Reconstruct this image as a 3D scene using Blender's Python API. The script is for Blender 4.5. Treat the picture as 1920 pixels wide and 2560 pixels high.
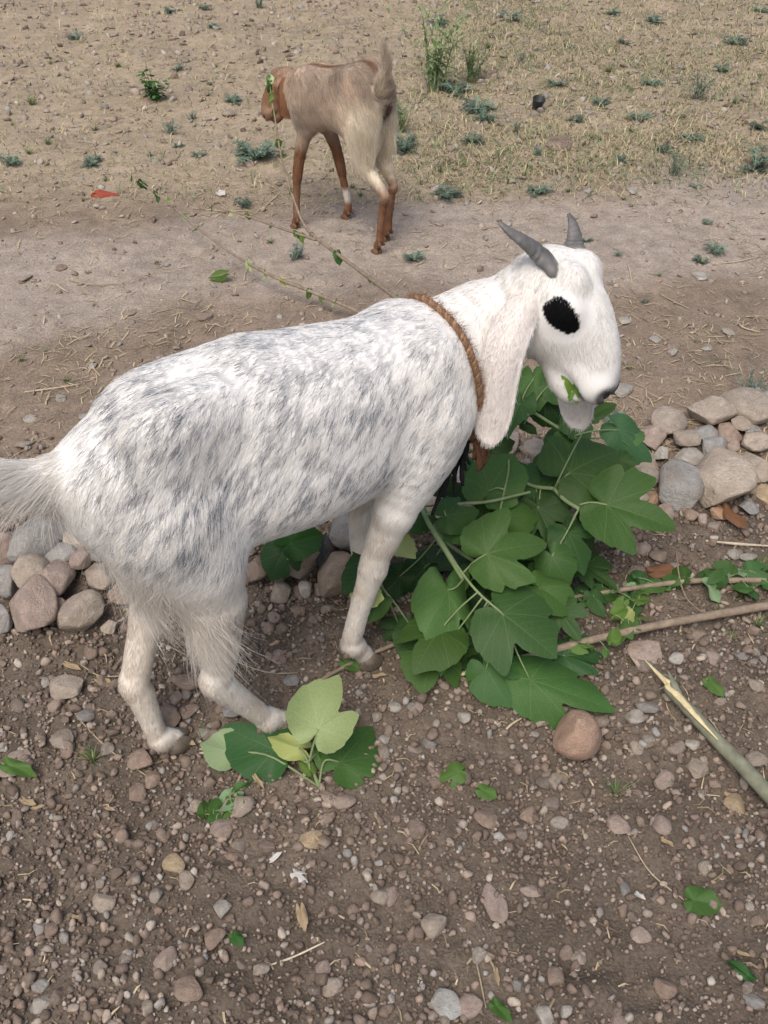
import bpy, math, random
import numpy as np
from mathutils import Matrix, Vector

for o in list(bpy.data.objects):
    bpy.data.objects.remove(o)
scene = bpy.context.scene
COL = scene.collection
random.seed(7)
rng = np.random.default_rng(11)

# ------------------------------------------------------------------ camera, sky, sun, exposure
FPX, PITCH, CAMZ = 2500.0, math.radians(39), 1.4
cam_d = bpy.data.cameras.new('camera')
cam_d.sensor_fit = 'VERTICAL'
cam_d.sensor_height = 24.0
cam_d.lens = 24.0 * FPX / 2560.0
cam_d.clip_start, cam_d.clip_end = 0.02, 500
cam = bpy.data.objects.new('camera', cam_d)
cam.location = (0, 0, CAMZ)
cam.rotation_euler = (math.pi / 2 - PITCH, 0, 0)
COL.objects.link(cam)
scene.camera = cam

SUN_EL, SUN_AZ = math.radians(58), math.radians(200)     # azimuth clockwise from +Y
world = bpy.data.worlds.new('World')
scene.world = world
world.use_nodes = True
wt = world.node_tree
wt.nodes.clear()
sky = wt.nodes.new('ShaderNodeTexSky')
sky.sky_type = 'NISHITA'
sky.sun_disc = False
sky.sun_elevation = SUN_EL
sky.sun_rotation = SUN_AZ
sky.air_density = 1.0
sky.dust_density = 4.5
sky.ozone_density = 0.6
bg = wt.nodes.new('ShaderNodeBackground')
bg.inputs['Strength'].default_value = 0.11
wo = wt.nodes.new('ShaderNodeOutputWorld')
wt.links.new(sky.outputs[0], bg.inputs[0])
wt.links.new(bg.outputs[0], wo.inputs[0])

sun_d = bpy.data.lights.new('sun', 'SUN')
sun_d.energy = 1.5
sun_d.angle = math.radians(32)
sun_d.color = (1.0, 0.955, 0.90)
sun = bpy.data.objects.new('sun', sun_d)
sdir = Vector((math.sin(SUN_AZ) * math.cos(SUN_EL), math.cos(SUN_AZ) * math.cos(SUN_EL), math.sin(SUN_EL)))
sun.rotation_euler = sdir.to_track_quat('Z', 'Y').to_euler()
sun.location = (0, 0, 6)
COL.objects.link(sun)

scene.view_settings.view_transform = 'Standard'
scene.view_settings.look = 'None'
scene.view_settings.gamma = 1
scene.view_settings.use_curve_mapping = False
scene.view_settings.exposure = 0.35
scene.render.engine = 'CYCLES'
scene.cycles.use_denoising = True
scene.cycles.max_bounces = 6
scene.cycles.diffuse_bounces = 4
scene.cycles.transparent_max_bounces = 8

# ------------------------------------------------------------------ maths helpers
CF = np.array([0, math.cos(PITCH), -math.sin(PITCH)])
CU = np.array([0, math.sin(PITCH), math.cos(PITCH)])
CR = np.array([1.0, 0, 0])
CC = np.array([0, 0, CAMZ])


def ray(u, v):
    return CF + CR * ((u - 960) / FPX) - CU * ((v - 1280) / FPX)


def at_y(u, v, Y):                         # the point of the place at distance Y seen at photo pixel (u, v)
    d = ray(u, v)
    return CC + d * (Y / d[1])


def depth_of(p):
    return float((np.asarray(p) - CC) @ CF)


def hash3(ix, iy, iz, seed):
    h = (ix.astype(np.int64) * 374761393 + iy.astype(np.int64) * 668265263 + iz.astype(np.int64) * 2147483647 + seed * 1274126177) & 0xFFFFFFFF
    h = ((h ^ (h >> 13)) * 1274126177) & 0xFFFFFFFF
    h = (h ^ (h >> 16)) & 0xFFFFFFFF
    return h.astype(np.float64) / 4294967295.0


def vnoise(p, seed=0):
    p = np.asarray(p, float)
    i = np.floor(p)
    f = p - i
    f = f * f * (3 - 2 * f)
    ix, iy, iz = i[..., 0], i[..., 1], i[..., 2]
    r = 0
    for dx in (0, 1):
        wx = f[..., 0] if dx else 1 - f[..., 0]
        for dy in (0, 1):
            wy = f[..., 1] if dy else 1 - f[..., 1]
            for dz in (0, 1):
                wz = f[..., 2] if dz else 1 - f[..., 2]
                r = r + hash3(ix + dx, iy + dy, iz + dz, seed) * wx * wy * wz
    return r


def fbm(p, seed=0, octaves=3, gain=0.5):
    a, s, t = 1.0, 0.0, 0.0
    p = np.asarray(p, float)
    for o in range(octaves):
        s = s + a * vnoise(p * (2.03 ** o), seed + o * 17)
        t += a
        a *= gain
    return s / t


def sstep(a, b, x):
    t = np.clip((x - a) / (b - a), 0, 1)
    return t * t * (3 - 2 * t)


def unit(v):
    v = np.asarray(v, float)
    return v / (np.linalg.norm(v, axis=-1, keepdims=True) + 1e-12)


def catmull(pts, n):
    pts = np.asarray(pts, float)
    if len(pts) < 3:
        t = np.linspace(0, 1, n)[:, None]
        return pts[0] * (1 - t) + pts[-1] * t
    P = np.vstack([2 * pts[0] - pts[1], pts, 2 * pts[-1] - pts[-2]])
    m = len(pts) - 1
    out = []
    for q in np.linspace(0, m - 1e-6, n):
        i = int(q)
        t = q - i
        a, b, c, d = P[i], P[i + 1], P[i + 2], P[i + 3]
        out.append(0.5 * (2 * b + (c - a) * t + (2 * a - 5 * b + 4 * c - d) * t * t + (3 * b - a - 3 * c + d) * t ** 3))
    return np.array(out)


# ------------------------------------------------------------------ terrain
def bank_line(x):
    return 1.46 + 0.16 * x + 0.03 * np.sin(x * 5 + 1)


def H0(x, y):                                # broad shape of the ground
    x = np.asarray(x, float)
    y = np.asarray(y, float)
    near = -0.045 * (1 - sstep(0.95, 1.35, y))
    yb = bank_line(x)
    return near + 0.055 * sstep(yb - 0.02, yb + 0.45, y) - 0.0


def soil_zone(x, y):                         # 1 in the loose dug soil, 0 beyond the stone row
    w = fbm(np.stack([x * 2.2, y * 2.2, x * 0], -1), 5, 3) - 0.5
    return 1 - sstep(0.0, 0.35, y + w * 0.25 - bank_line(x) - 0.12)


def H(x, y):
    x = np.asarray(x, float)
    y = np.asarray(y, float)
    z = H0(x, y)
    p = np.stack([x, y, x * 0], -1)
    s = soil_zone(x, y)
    lump = fbm(p * 22, 3, 3) - 0.5
    crumb = fbm(p * 95, 9, 3) - 0.5
    big = fbm(p * 3.1, 21, 2) - 0.5
    far = np.clip(y / 3.0, 0.5, 2.0)
    return z + big * (0.03 * s + 0.03 * (1 - s) * far) + lump * (0.028 * s + 0.010 * (1 - s)) + crumb * (0.012 * s + 0.005 * (1 - s))


def Hs(x, y):
    return float(H(np.array([x]), np.array([y]))[0])


def on_ground(u, v, lift=0.0):               # where the ray through photo pixel (u, v) meets the ground
    d = ray(u, v)
    z = 0.0
    for _ in range(8):
        t = (z + lift - CAMZ) / d[2]
        p = CC + d * t
        z = Hs(p[0], p[1])
    return p


# ------------------------------------------------------------------ object helpers
def link(o, parent=None):
    COL.objects.link(o)
    if parent is not None:
        o.parent = parent
    return o


def tag(o, label=None, cat=None, group=None, kind=None):
    if label:
        o['label'] = label
    if cat:
        o['category'] = cat
    if group:
        o['group'] = group
    if kind:
        o['kind'] = kind
    return o


def empty(name, loc=(0, 0, 0), rz=0.0):
    o = bpy.data.objects.new(name, None)
    o.location = loc
    o.rotation_euler = (0, 0, rz)
    o.empty_display_size = 0.05
    return link(o)


def mesh_data(name, V, F, mat=None, smooth=True, col=None, uv=None):
    me = bpy.data.meshes.new(name)
    V = np.asarray(V, np.float32)
    if isinstance(F, np.ndarray):
        n, k = F.shape
        me.vertices.add(len(V))
        me.vertices.foreach_set('co', V.ravel())
        me.loops.add(n * k)
        me.loops.foreach_set('vertex_index', F.astype(np.int32).ravel())
        me.polygons.add(n)
        me.polygons.foreach_set('loop_start', np.arange(0, n * k, k, dtype=np.int32))
        me.polygons.foreach_set('loop_total', np.full(n, k, dtype=np.int32))
    else:
        me.from_pydata(V.tolist(), [], F)
    me.update(calc_edges=True)
    if smooth:
        me.polygons.foreach_set('use_smooth', np.ones(len(me.polygons), dtype=bool))
    if col is not None:
        c = np.ones((len(V), 4), np.float32)
        c[:, :3] = col
        a = me.color_attributes.new('Col', 'FLOAT_COLOR', 'POINT')
        a.data.foreach_set('color', c.ravel())
    if uv is not None:
        a = me.attributes.new('leaf_uv', 'FLOAT_VECTOR', 'POINT')
        w = np.zeros((len(V), 3), np.float32)
        w[:, :2] = uv
        a.data.foreach_set('vector', w.ravel())
    if mat is not None:
        me.materials.append(mat)
    me.validate()
    return me


def mk(name, V, F, mat=None, parent=None, smooth=True, col=None, uv=None):
    return link(bpy.data.objects.new(name, mesh_data(name, V, F, mat, smooth, col, uv)), parent)


def merge(parts):
    V, F, n = [], [], 0
    for v, f in parts:
        V.append(np.asarray(v, float))
        F += [tuple(i + n for i in q) for q in (f.tolist() if isinstance(f, np.ndarray) else f)]
        n += len(v)
    return np.vstack(V), F


def tube(pts, radii, seg=8, n=None, caps=True, wob=0.0, seed=1, flat=1.0):
    pts = np.asarray(pts, float)
    if n is None:
        n = max(len(pts) * 4, 6)
    C = catmull(pts, n)
    rr = np.interp(np.linspace(0, 1, n), np.linspace(0, 1, len(radii)), radii)
    T = unit(np.gradient(C, axis=0))
    ref = np.array([0.0, 0, 1]) if abs(T[0][2]) < 0.9 else np.array([1.0, 0, 0])
    a = unit(np.cross(T[0], ref))
    V = []
    rs = np.random.default_rng(seed)
    for i in range(n):
        a = unit(a - T[i] * (a @ T[i]))
        b = np.cross(T[i], a)
        r = rr[i] * (1 + wob * (rs.random() - 0.5))
        for j in range(seg):
            th = 2 * math.pi * j / seg
            V.append(C[i] + r * (math.cos(th) * a + flat * math.sin(th) * b))
    F = []
    for i in range(n - 1):
        for j in range(seg):
            k = (j + 1) % seg
            F.append((i * seg + j, i * seg + k, (i + 1) * seg + k, (i + 1) * seg + j))
    if caps:
        V.append(C[0]); V.append(C[-1])
        for j in range(seg):
            k = (j + 1) % seg
            F.append((len(V) - 2, k, j))
            F.append((len(V) - 1, (n - 1) * seg + j, (n - 1) * seg + k))
    return np.array(V), F


def mkhair(name, P, R, colr, mat, parent=None):
    n, k, _ = P.shape
    hc = bpy.data.hair_curves.new(name)
    hc.add_curves([k] * n)
    hc.attributes['position'].data.foreach_set('vector', P.astype(np.float32).ravel())
    a = hc.attributes.get('radius') or hc.attributes.new('radius', 'FLOAT', 'POINT')
    a.data.foreach_set('value', R.astype(np.float32).ravel())
    c = np.ones((n, 4), np.float32)
    c[:, :3] = colr
    a = hc.attributes.new('Col', 'FLOAT_COLOR', 'CURVE')
    a.data.foreach_set('color', c.ravel())
    hc.materials.append(mat)
    return link(bpy.data.objects.new(name, hc), parent)


# ------------------------------------------------------------------ materials
def new_mat(name):
    m = bpy.data.materials.new(name)
    m.use_nodes = True
    nt = m.node_tree
    return m, nt, nt.nodes['Principled BSDF']


def node(nt, t, **kw):
    n = nt.nodes.new(t)
    for k, v in kw.items():
        if k in n.inputs:
            n.inputs[k].default_value = v
        else:
            setattr(n, k, v)
    return n


def mix_rgb(nt, mode, fac, a, b):
    n = nt.nodes.new('ShaderNodeMix')
    n.data_type = 'RGBA'
    n.blend_type = mode
    for val, sock in ((fac, n.inputs[0]), (a, n.inputs[6]), (b, n.inputs[7])):
        if hasattr(val, 'is_output'):
            nt.links.new(val, sock)
        elif isinstance(val, (int, float)):
            sock.default_value = val
        else:
            sock.default_value = (*val, 1) if len(val) == 3 else val
    return n.outputs[2]


def ramp(nt, fac, stops):
    n = nt.nodes.new('ShaderNodeValToRGB')
    while len(n.color_ramp.elements) < len(stops):
        n.color_ramp.elements.new(0.5)
    for e, (p, c) in zip(n.color_ramp.elements, stops):
        e.position = p
        e.color = (c, c, c, 1) if isinstance(c, (int, float)) else (*c, 1)
    nt.links.new(fac, n.inputs[0])
    return n.outputs[0]


def noise_tex(nt, vec, scale, detail=4, rough=0.6):
    n = nt.nodes.new('ShaderNodeTexNoise')
    n.inputs['Scale'].default_value = scale
    n.inputs['Detail'].default_value = detail
    n.inputs['Roughness'].default_value = rough
    if vec is not None:
        nt.links.new(vec, n.inputs['Vector'])
    return n.outputs['Fac']


def bump(nt, bsdf, h, strength, dist):
    b = nt.nodes.new('ShaderNodeBump')
    b.inputs['Strength'].default_value = strength
    b.inputs['Distance'].default_value = dist
    nt.links.new(h, b.inputs['Height'])
    nt.links.new(b.outputs[0], bsdf.inputs['Normal'])
    return b


def attr(nt, name='Col'):
    n = nt.nodes.new('ShaderNodeAttribute')
    n.attribute_name = name
    return n


def mat_soil():
    m, nt, b = new_mat('soil')
    tc = nt.nodes.new('ShaderNodeTexCoord').outputs['Object']
    base = attr(nt).outputs['Color']
    f1 = noise_tex(nt, tc, 140, 6, 0.7)
    f2 = noise_tex(nt, tc, 18, 4, 0.6)
    c = mix_rgb(nt, 'MULTIPLY', 1.0, base, ramp(nt, f1, [(0.3, 0.62), (0.7, 1.34)]))
    c = mix_rgb(nt, 'MULTIPLY', 1.0, c, ramp(nt, f2, [(0.3, 0.8), (0.7, 1.18)]))
    v = nt.nodes.new('ShaderNodeTexVoronoi')
    v.inputs['Scale'].default_value = 190
    nt.links.new(tc, v.inputs['Vector'])
    nt.links.new(c, b.inputs['Base Color'])
    b.inputs['Roughness'].default_value = 0.95
    b.inputs['Specular IOR Level'].default_value = 0.15
    h = mix_rgb(nt, 'MIX', 0.5, f1, v.outputs['Distance'])
    bump(nt, b, h, 0.9, 0.004)
    return m


def mat_stone(name, use_object):
    m, nt, b = new_mat(name)
    tc = nt.nodes.new('ShaderNodeTexCoord').outputs['Object']
    if use_object:
        oi = nt.nodes.new('ShaderNodeObjectInfo')
        base = oi.outputs['Color']
        add = nt.nodes.new('ShaderNodeVectorMath')
        add.operation = 'ADD'
        sc = nt.nodes.new('ShaderNodeVectorMath')
        sc.operation = 'SCALE'
        sc.inputs['Scale'].default_value = 3.0
        cmb = nt.nodes.new('ShaderNodeCombineXYZ')
        for i in range(3):
            nt.links.new(oi.outputs['Random'], cmb.inputs[i])
        nt.links.new(cmb.outputs[0], sc.inputs[0])
        nt.links.new(tc, add.inputs[0])
        nt.links.new(sc.outputs[0], add.inputs[1])
        tc = add.outputs[0]
        s = 1.0
    else:
        base = attr(nt).outputs['Color']
        s = 30.0
    f1 = noise_tex(nt, tc, 2.2 * s, 6, 0.65)
    f2 = noise_tex(nt, tc, 14 * s, 5, 0.7)
    f3 = noise_tex(nt, tc, 1.1 * s, 3, 0.5)
    c = mix_rgb(nt, 'MULTIPLY', 1.0, base, ramp(nt, f1, [(0.3, 0.72), (0.68, 1.22)]))
    c = mix_rgb(nt, 'MULTIPLY', 1.0, c, ramp(nt, f2, [(0.32, 0.78), (0.66, 1.15)]))
    dirt = ramp(nt, f3, [(0.50, 0.0), (0.68, 0.40)])
    c = mix_rgb(nt, 'MIX', dirt, c, (0.20, 0.135, 0.095))
    pale = ramp(nt, f1, [(0.66, 0.0), (0.74, 0.35)])
    c = mix_rgb(nt, 'MIX', pale, c, (0.50, 0.46, 0.41))
    nt.links.new(c, b.inputs['Base Color'])
    b.inputs['Roughness'].default_value = 0.82
    b.inputs['Specular IOR Level'].default_value = 0.25
    h = mix_rgb(nt, 'MIX', 0.35, f1, f2)
    bump(nt, b, h, 0.55, 0.25 if use_object else 0.004)
    return m


def mat_attr(name, rough=0.8, spec=0.2, trans=0.0, var=0.0, scale=60, b_str=0.0, b_dist=0.002):
    m, nt, b = new_mat(name)
    c = attr(nt).outputs['Color']
    if var:
        tc = nt.nodes.new('ShaderNodeTexCoord').outputs['Object']
        f = noise_tex(nt, tc, scale, 4, 0.6)
        c = mix_rgb(nt, 'MULTIPLY', 1.0, c, ramp(nt, f, [(0.3, 1 - var), (0.7, 1 + var)]))
        if b_str:
            bump(nt, b, f, b_str, b_dist)
    nt.links.new(c, b.inputs['Base Color'])
    b.inputs['Roughness'].default_value = rough
    b.inputs['Specular IOR Level'].default_value = spec
    if trans:
        t = nt.nodes.new('ShaderNodeBsdfTranslucent')
        nt.links.new(c, t.inputs[0])
        ms = nt.nodes.new('ShaderNodeMixShader')
        ms.inputs[0].default_value = trans
        nt.links.new(b.outputs[0], ms.inputs[1])
        nt.links.new(t.outputs[0], ms.inputs[2])
        nt.links.new(ms.outputs[0], nt.nodes['Material Output'].inputs[0])
    return m


def mat_flat(name, color, rough=0.7, spec=0.3, var=0.25, scale=40, b_str=0.4, b_dist=0.002, stretch=None):
    m, nt, b = new_mat(name)
    tc = nt.nodes.new('ShaderNodeTexCoord').outputs['Object']
    f = noise_tex(nt, tc, scale, 5, 0.6)
    c = mix_rgb(nt, 'MULTIPLY', 1.0, color, ramp(nt, f, [(0.3, 1 - var), (0.7, 1 + var)]))
    nt.links.new(c, b.inputs['Base Color'])
    b.inputs['Roughness'].default_value = rough
    b.inputs['Specular IOR Level'].default_value = spec
    bump(nt, b, f, b_str, b_dist)
    return m


def mat_leaf(name, top, under, vein):
    m, nt, b = new_mat(name)
    at = attr(nt, 'leaf_uv').outputs['Vector']
    sep = nt.nodes.new('ShaderNodeSeparateXYZ')
    nt.links.new(at, sep.inputs[0])
    X, Y = sep.outputs[0], sep.outputs[1]

    def M(op, a, c=None, cl=False):
        n = nt.nodes.new('ShaderNodeMath')
        n.operation = op
        n.use_clamp = cl
        for v, s in ((a, n.inputs[0]), (c, n.inputs[1])):
            if v is None:
                continue
            if hasattr(v, 'is_output'):
                nt.links.new(v, s)
            else:
                s.default_value = v
        return n.outputs[0]
    aY = M('ABSOLUTE', Y)
    mid = M('LESS_THAN', aY, M('MULTIPLY', M('SUBTRACT', 1.15, X), 0.0095))
    # palmate side veins: lines through the petiole at set angles
    veins = mid
    for ang in (38, 78):
        d = M('ABSOLUTE', M('SUBTRACT', M('MULTIPLY', X, math.sin(math.radians(ang))), M('MULTIPLY', aY, math.cos(math.radians(ang)))))
        r = M('ADD', M('MULTIPLY', X, math.cos(math.radians(ang))), M('MULTIPLY', aY, math.sin(math.radians(ang))))
        veins = M('MAXIMUM', veins, M('MULTIPLY', M('LESS_THAN', d, 0.006), M('GREATER_THAN', r, 0.0)))
    # feather veins off the midrib
    w = M('FRACT', M('MULTIPLY', M('SUBTRACT', X, M('MULTIPLY', aY, 0.75)), 8.0))
    sec = M('MULTIPLY', M('LESS_THAN', w, 0.07), 0.6)
    veins = M('MAXIMUM', veins, sec)
    tc = nt.nodes.new('ShaderNodeTexCoord').outputs['Object']
    f = noise_tex(nt, tc, 45, 4, 0.6)
    oi = nt.nodes.new('ShaderNodeObjectInfo')
    tint = mix_rgb(nt, 'MULTIPLY', 1.0, oi.outputs['Color'], ramp(nt, f, [(0.3, 0.85), (0.7, 1.18)]))
    geo = nt.nodes.new('ShaderNodeNewGeometry')
    upc = mix_rgb(nt, 'MIX', M('MULTIPLY', veins, 0.22), mix_rgb(nt, 'MULTIPLY', 1.0, top, tint), vein)
    unc = mix_rgb(nt, 'MIX', M('MULTIPLY', veins, 0.45), mix_rgb(nt, 'MULTIPLY', 1.0, under, tint), (0.42, 0.47, 0.27))
    c = mix_rgb(nt, 'MIX', geo.outputs['Backfacing'], upc, unc)
    nt.links.new(c, b.inputs['Base Color'])
    b.inputs['Roughness'].default_value = 0.55
    b.inputs['Specular IOR Level'].default_value = 0.28
    h = M('SUBTRACT', M('MULTIPLY', f, 0.5), veins)
    bump(nt, b, h, 0.35, 0.0015)
    t = nt.nodes.new('ShaderNodeBsdfTranslucent')
    nt.links.new(mix_rgb(nt, 'MULTIPLY', 1.0, c, (1.1, 1.3, 0.5)), t.inputs[0])
    ms = nt.nodes.new('ShaderNodeMixShader')
    ms.inputs[0].default_value = 0.22
    nt.links.new(b.outputs[0], ms.inputs[1])
    nt.links.new(t.outputs[0], ms.inputs[2])
    nt.links.new(ms.outputs[0], nt.nodes['Material Output'].inputs[0])
    return m


def mat_hair(name):
    m, nt, b = new_mat(name)
    c = attr(nt).outputs['Color']
    nt.links.new(c, b.inputs['Base Color'])
    b.inputs['Roughness'].default_value = 0.6
    b.inputs['Specular IOR Level'].default_value = 0.15
    t = nt.nodes.new('ShaderNodeBsdfTranslucent')
    nt.links.new(c, t.inputs[0])
    ms = nt.nodes.new('ShaderNodeMixShader')
    ms.inputs[0].default_value = 0.3
    nt.links.new(b.outputs[0], ms.inputs[1])
    nt.links.new(t.outputs[0], ms.inputs[2])
    nt.links.new(ms.outputs[0], nt.nodes['Material Output'].inputs[0])
    return m


M_SOIL = mat_soil()
M_STONE = mat_stone('stone', True)
M_GRAVEL = mat_stone('gravel', False)
M_HAIR = mat_hair('coat_hair')
M_SKIN = mat_attr('hide', 0.9, 0.1)
M_LEAF = mat_leaf('mulberry_leaf', (0.055, 0.120, 0.029), (0.25, 0.34, 0.17), (0.20, 0.30, 0.11))
M_PLANT = mat_attr('weed_leaf', 0.65, 0.2, 0.2, 0.2, 80)
M_STRAW = mat_attr('straw', 0.7, 0.2, 0.1, 0.2, 60)
M_BARK = mat_flat('grey_brown_bark', (0.27, 0.21, 0.155), 0.75, 0.2, 0.3, 60, 0.5)
M_BARK_G = mat_flat('green_grey_bark', (0.20, 0.205, 0.145), 0.6, 0.25, 0.3, 45, 0.4)
M_STEM = mat_flat('green_stem', (0.20, 0.26, 0.12), 0.6, 0.25, 0.2, 40, 0.2)
M_WOOD = mat_flat('split_wood', (0.66, 0.56, 0.33), 0.8, 0.1, 0.2, 90, 0.6)
M_HORN = mat_flat('horn', (0.15, 0.145, 0.14), 0.5, 0.35, 0.4, 40, 0.5)
M_HOOF = mat_flat('hoof', (0.16, 0.13, 0.10), 0.6, 0.3, 0.4, 60, 0.5)
M_HOOF_B = mat_flat('brown_hoof', (0.16, 0.09, 0.05), 0.6, 0.3, 0.3, 60, 0.5)
M_NOSE = mat_flat('nose', (0.045, 0.042, 0.042), 0.5, 0.35, 0.4, 120, 0.4)
M_EYE = mat_flat('eye', (0.008, 0.008, 0.008), 0.5, 0.2, 0.1, 10, 0.0)
M_ROPE = mat_attr('rope', 0.9, 0.1, 0.0, 0.35, 300, 0.6, 0.002)
M_CLOTH = mat_flat('brown_rag', (0.17, 0.085, 0.05), 0.9, 0.1, 0.4, 80, 0.6)
M_BLACK = mat_flat('black_cord', (0.012, 0.012, 0.014), 0.8, 0.2, 0.3, 80, 0.4)
M_PLASTIC = mat_flat('black_plastic', (0.03, 0.032, 0.035), 0.5, 0.4, 0.2, 40, 0.2)


# ================================================================== the ground
def lines(segs):
    out = []
    for a, b, n in segs:
        out += list(np.linspace(a, b, n, endpoint=False))
    return np.array(out + [segs[-1][1]])


def build_ground():
    xs = lines([(-80, -8, 8), (-8, -3, 20), (-3, -1.0, 70), (-1.0, 1.0, 225), (1.0, 3, 70), (3, 8, 20), (8, 80, 8)])
    ys = lines([(-60, -3, 8), (-3, 0.45, 24), (0.45, 2.0, 185), (2.0, 3.4, 95), (3.4, 7.2, 95), (7.2, 14, 40), (14, 120, 18)])
    X, Y = np.meshgrid(xs, ys)
    Z = H(X, Y)
    nx, ny = len(xs), len(ys)
    V = np.stack([X, Y, Z], -1).reshape(-1, 3)
    i = np.arange((ny - 1) * (nx - 1))
    r, c = i // (nx - 1), i % (nx - 1)
    a = r * nx + c
    F = np.stack([a, a + 1, a + nx + 1, a + nx], 1)
    x, y = V[:, 0], V[:, 1]
    p = np.stack([x, y, x * 0], -1)
    s = soil_zone(x, y)[:, None]
    n1 = fbm(p * 1.7, 40, 3)
    n2 = fbm(p * 7, 44, 3)
    # the trodden path across, paler; the field beyond, tan
    pc = 3.0 + 0.22 * x
    path = (sstep(-0.50, -0.18, y - pc + (n1 - 0.5) * 0.7) * (1 - sstep(0.18, 0.50, y - pc + (n1 - 0.5) * 0.9)))[:, None]
    soil = np.array([0.140, 0.112, 0.087]) * (0.7 + 0.6 * n2[:, None])
    mid = np.array([0.245, 0.190, 0.143]) * (0.8 + 0.4 * n2[:, None])
    pth = np.array([0.365, 0.305, 0.252]) * (0.88 + 0.24 * n2[:, None])
    fld = np.array([0.37, 0.298, 0.212]) * (0.80 + 0.4 * n2[:, None])
    back = sstep(3.1, 3.7, y)[:, None]
    c = mid * (1 - back) + fld * back
    c = c * (1 - path) + pth * path
    c = c * (1 - s) + soil * s
    g = mk('ground', V, F, M_SOIL, col=c)
    tag(g, 'bare brown earth running from loose soil to a trodden path and dry field', 'ground', kind='structure')
    return g


build_ground()


# ================================================================== stones
def icosphere(sub):
    t = (1 + 5 ** 0.5) / 2
    V = [(-1, t, 0), (1, t, 0), (-1, -t, 0), (1, -t, 0), (0, -1, t), (0, 1, t), (0, -1, -t), (0, 1, -t), (t, 0, -1), (t, 0, 1), (-t, 0, -1), (-t, 0, 1)]
    F = [(0, 11, 5), (0, 5, 1), (0, 1, 7), (0, 7, 10), (0, 10, 11), (1, 5, 9), (5, 11, 4), (11, 10, 2), (10, 7, 6), (7, 1, 8),
         (3, 9, 4), (3, 4, 2), (3, 2, 6), (3, 6, 8), (3, 8, 9), (4, 9, 5), (2, 4, 11), (6, 2, 10), (8, 6, 7), (9, 8, 1)]
    V = [np.array(v) / np.linalg.norm(v) for v in V]
    for _ in range(sub):
        cache, G = {}, []

        def midp(a, b):
            k = (min(a, b), max(a, b))
            if k not in cache:
                m = V[a] + V[b]
                V.append(m / np.linalg.norm(m))
                cache[k] = len(V) - 1
            return cache[k]
        for a, b, c in F:
            ab, bc, ca = midp(a, b), midp(b, c), midp(c, a)
            G += [(a, ab, ca), (b, bc, ab), (c, ca, bc), (ab, bc, ca)]
        F = G
    return np.array(V), np.array(F)


ICO = [icosphere(i) for i in range(4)]


def stone_shape(sub, seed, facets=6, angular=0.5, rough=0.12):
    V, F = ICO[sub]
    V = V.copy()
    r = np.random.default_rng(seed)
    V *= (1 + rough * 2 * (fbm(V * 1.3 + seed * 3.7, seed, 2) - 0.5))[:, None]
    for _ in range(facets):
        n = unit(r.normal(size=3))
        d = r.uniform(0.46, 0.86)
        q = V @ n - d
        V -= np.outer(np.where(q > 0, q * (0.75 + 0.25 * angular), 0), n)
    if sub >= 2:
        V += V * (rough * 0.55 * (fbm(V * 3.1 + seed, seed + 5, 3) - 0.5))[:, None]
    V /= np.abs(V).max(0)
    return V, F


STONE_COLS = 1.15 * np.array([(0.32, 0.26, 0.21), (0.30, 0.255, 0.215), (0.36, 0.305, 0.25), (0.29, 0.27, 0.245), (0.32, 0.245, 0.195), (0.25, 0.21, 0.175), (0.38, 0.335, 0.28), (0.265, 0.205, 0.165)])
CLOD_COLS = np.array([(0.195, 0.150, 0.119), (0.235, 0.182, 0.144), (0.175, 0.134, 0.107)])


def rot_mats(n, r, tilt=1.0):
    q = r.normal(size=(n, 4))
    q[:, 1:3] *= tilt
    q /= np.linalg.norm(q, axis=1)[:, None]
    w, x, y, z = q.T
    return np.stack([1 - 2 * (y * y + z * z), 2 * (x * y - z * w), 2 * (x * z + y * w), 2 * (x * y + z * w), 1 - 2 * (x * x + z * z), 2 * (y * z - x * w),
                     2 * (x * z - y * w), 2 * (y * z + x * w), 1 - 2 * (x * x + y * y)], 1).reshape(n, 3, 3)


def in_view(x, y, m=0.12):
    zc = y * math.cos(PITCH) + CAMZ * math.sin(PITCH)
    return np.abs(x) < 0.384 * zc + m


def scatter(n, y0, y1, power, r, m=0.35):
    out = np.zeros((0, 2))
    while len(out) < n:
        y = y0 + (y1 - y0) * r.random(n * 2) ** power
        x = r.uniform(-4.6, 4.6, n * 2)
        k = in_view(x, y, m)
        out = np.vstack([out, np.stack([x[k], y[k]], 1)])
    return out[:n]


def stone_mass(name, label, xy, size, sub, seed, clod_share, squash=(0.45, 0.9), sink=0.25):
    r = np.random.default_rng(seed)
    n = len(xy)
    shapes = [stone_shape(sub, seed + i, 9 if sub else 2, 0.9, 0.22)[0] for i in range(10)]
    F0 = ICO[sub][1]
    nv = len(shapes[0])
    S = np.stack(shapes)[r.integers(0, 10, n)]
    sc = np.stack([size * r.uniform(0.75, 1.25, n), size * r.uniform(0.6, 1.0, n), size * r.uniform(*squash, n)], 1) * 0.5
    Rm = rot_mats(n, r, 0.45)
    V = np.einsum('nij,nvj->nvi', Rm, S * sc[:, None, :])
    z = H(xy[:, 0], xy[:, 1]) + sc[:, 2] * (1 - 2 * sink)
    V += np.concatenate([xy, z[:, None]], 1)[:, None, :]
    clod = r.random(n) < clod_share
    c = np.where(clod[:, None], CLOD_COLS[r.integers(0, len(CLOD_COLS), n)], STONE_COLS[r.integers(0, len(STONE_COLS), n)]) * r.uniform(0.78, 1.2, n)[:, None]
    F = (F0[None] + (np.arange(n) * nv)[:, None, None]).reshape(-1, 3)
    o = mk(name, V.reshape(-1, 3), F, M_GRAVEL, col=np.repeat(c, nv, 0))
    return tag(o, label, 'gravel', kind='stuff')


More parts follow.
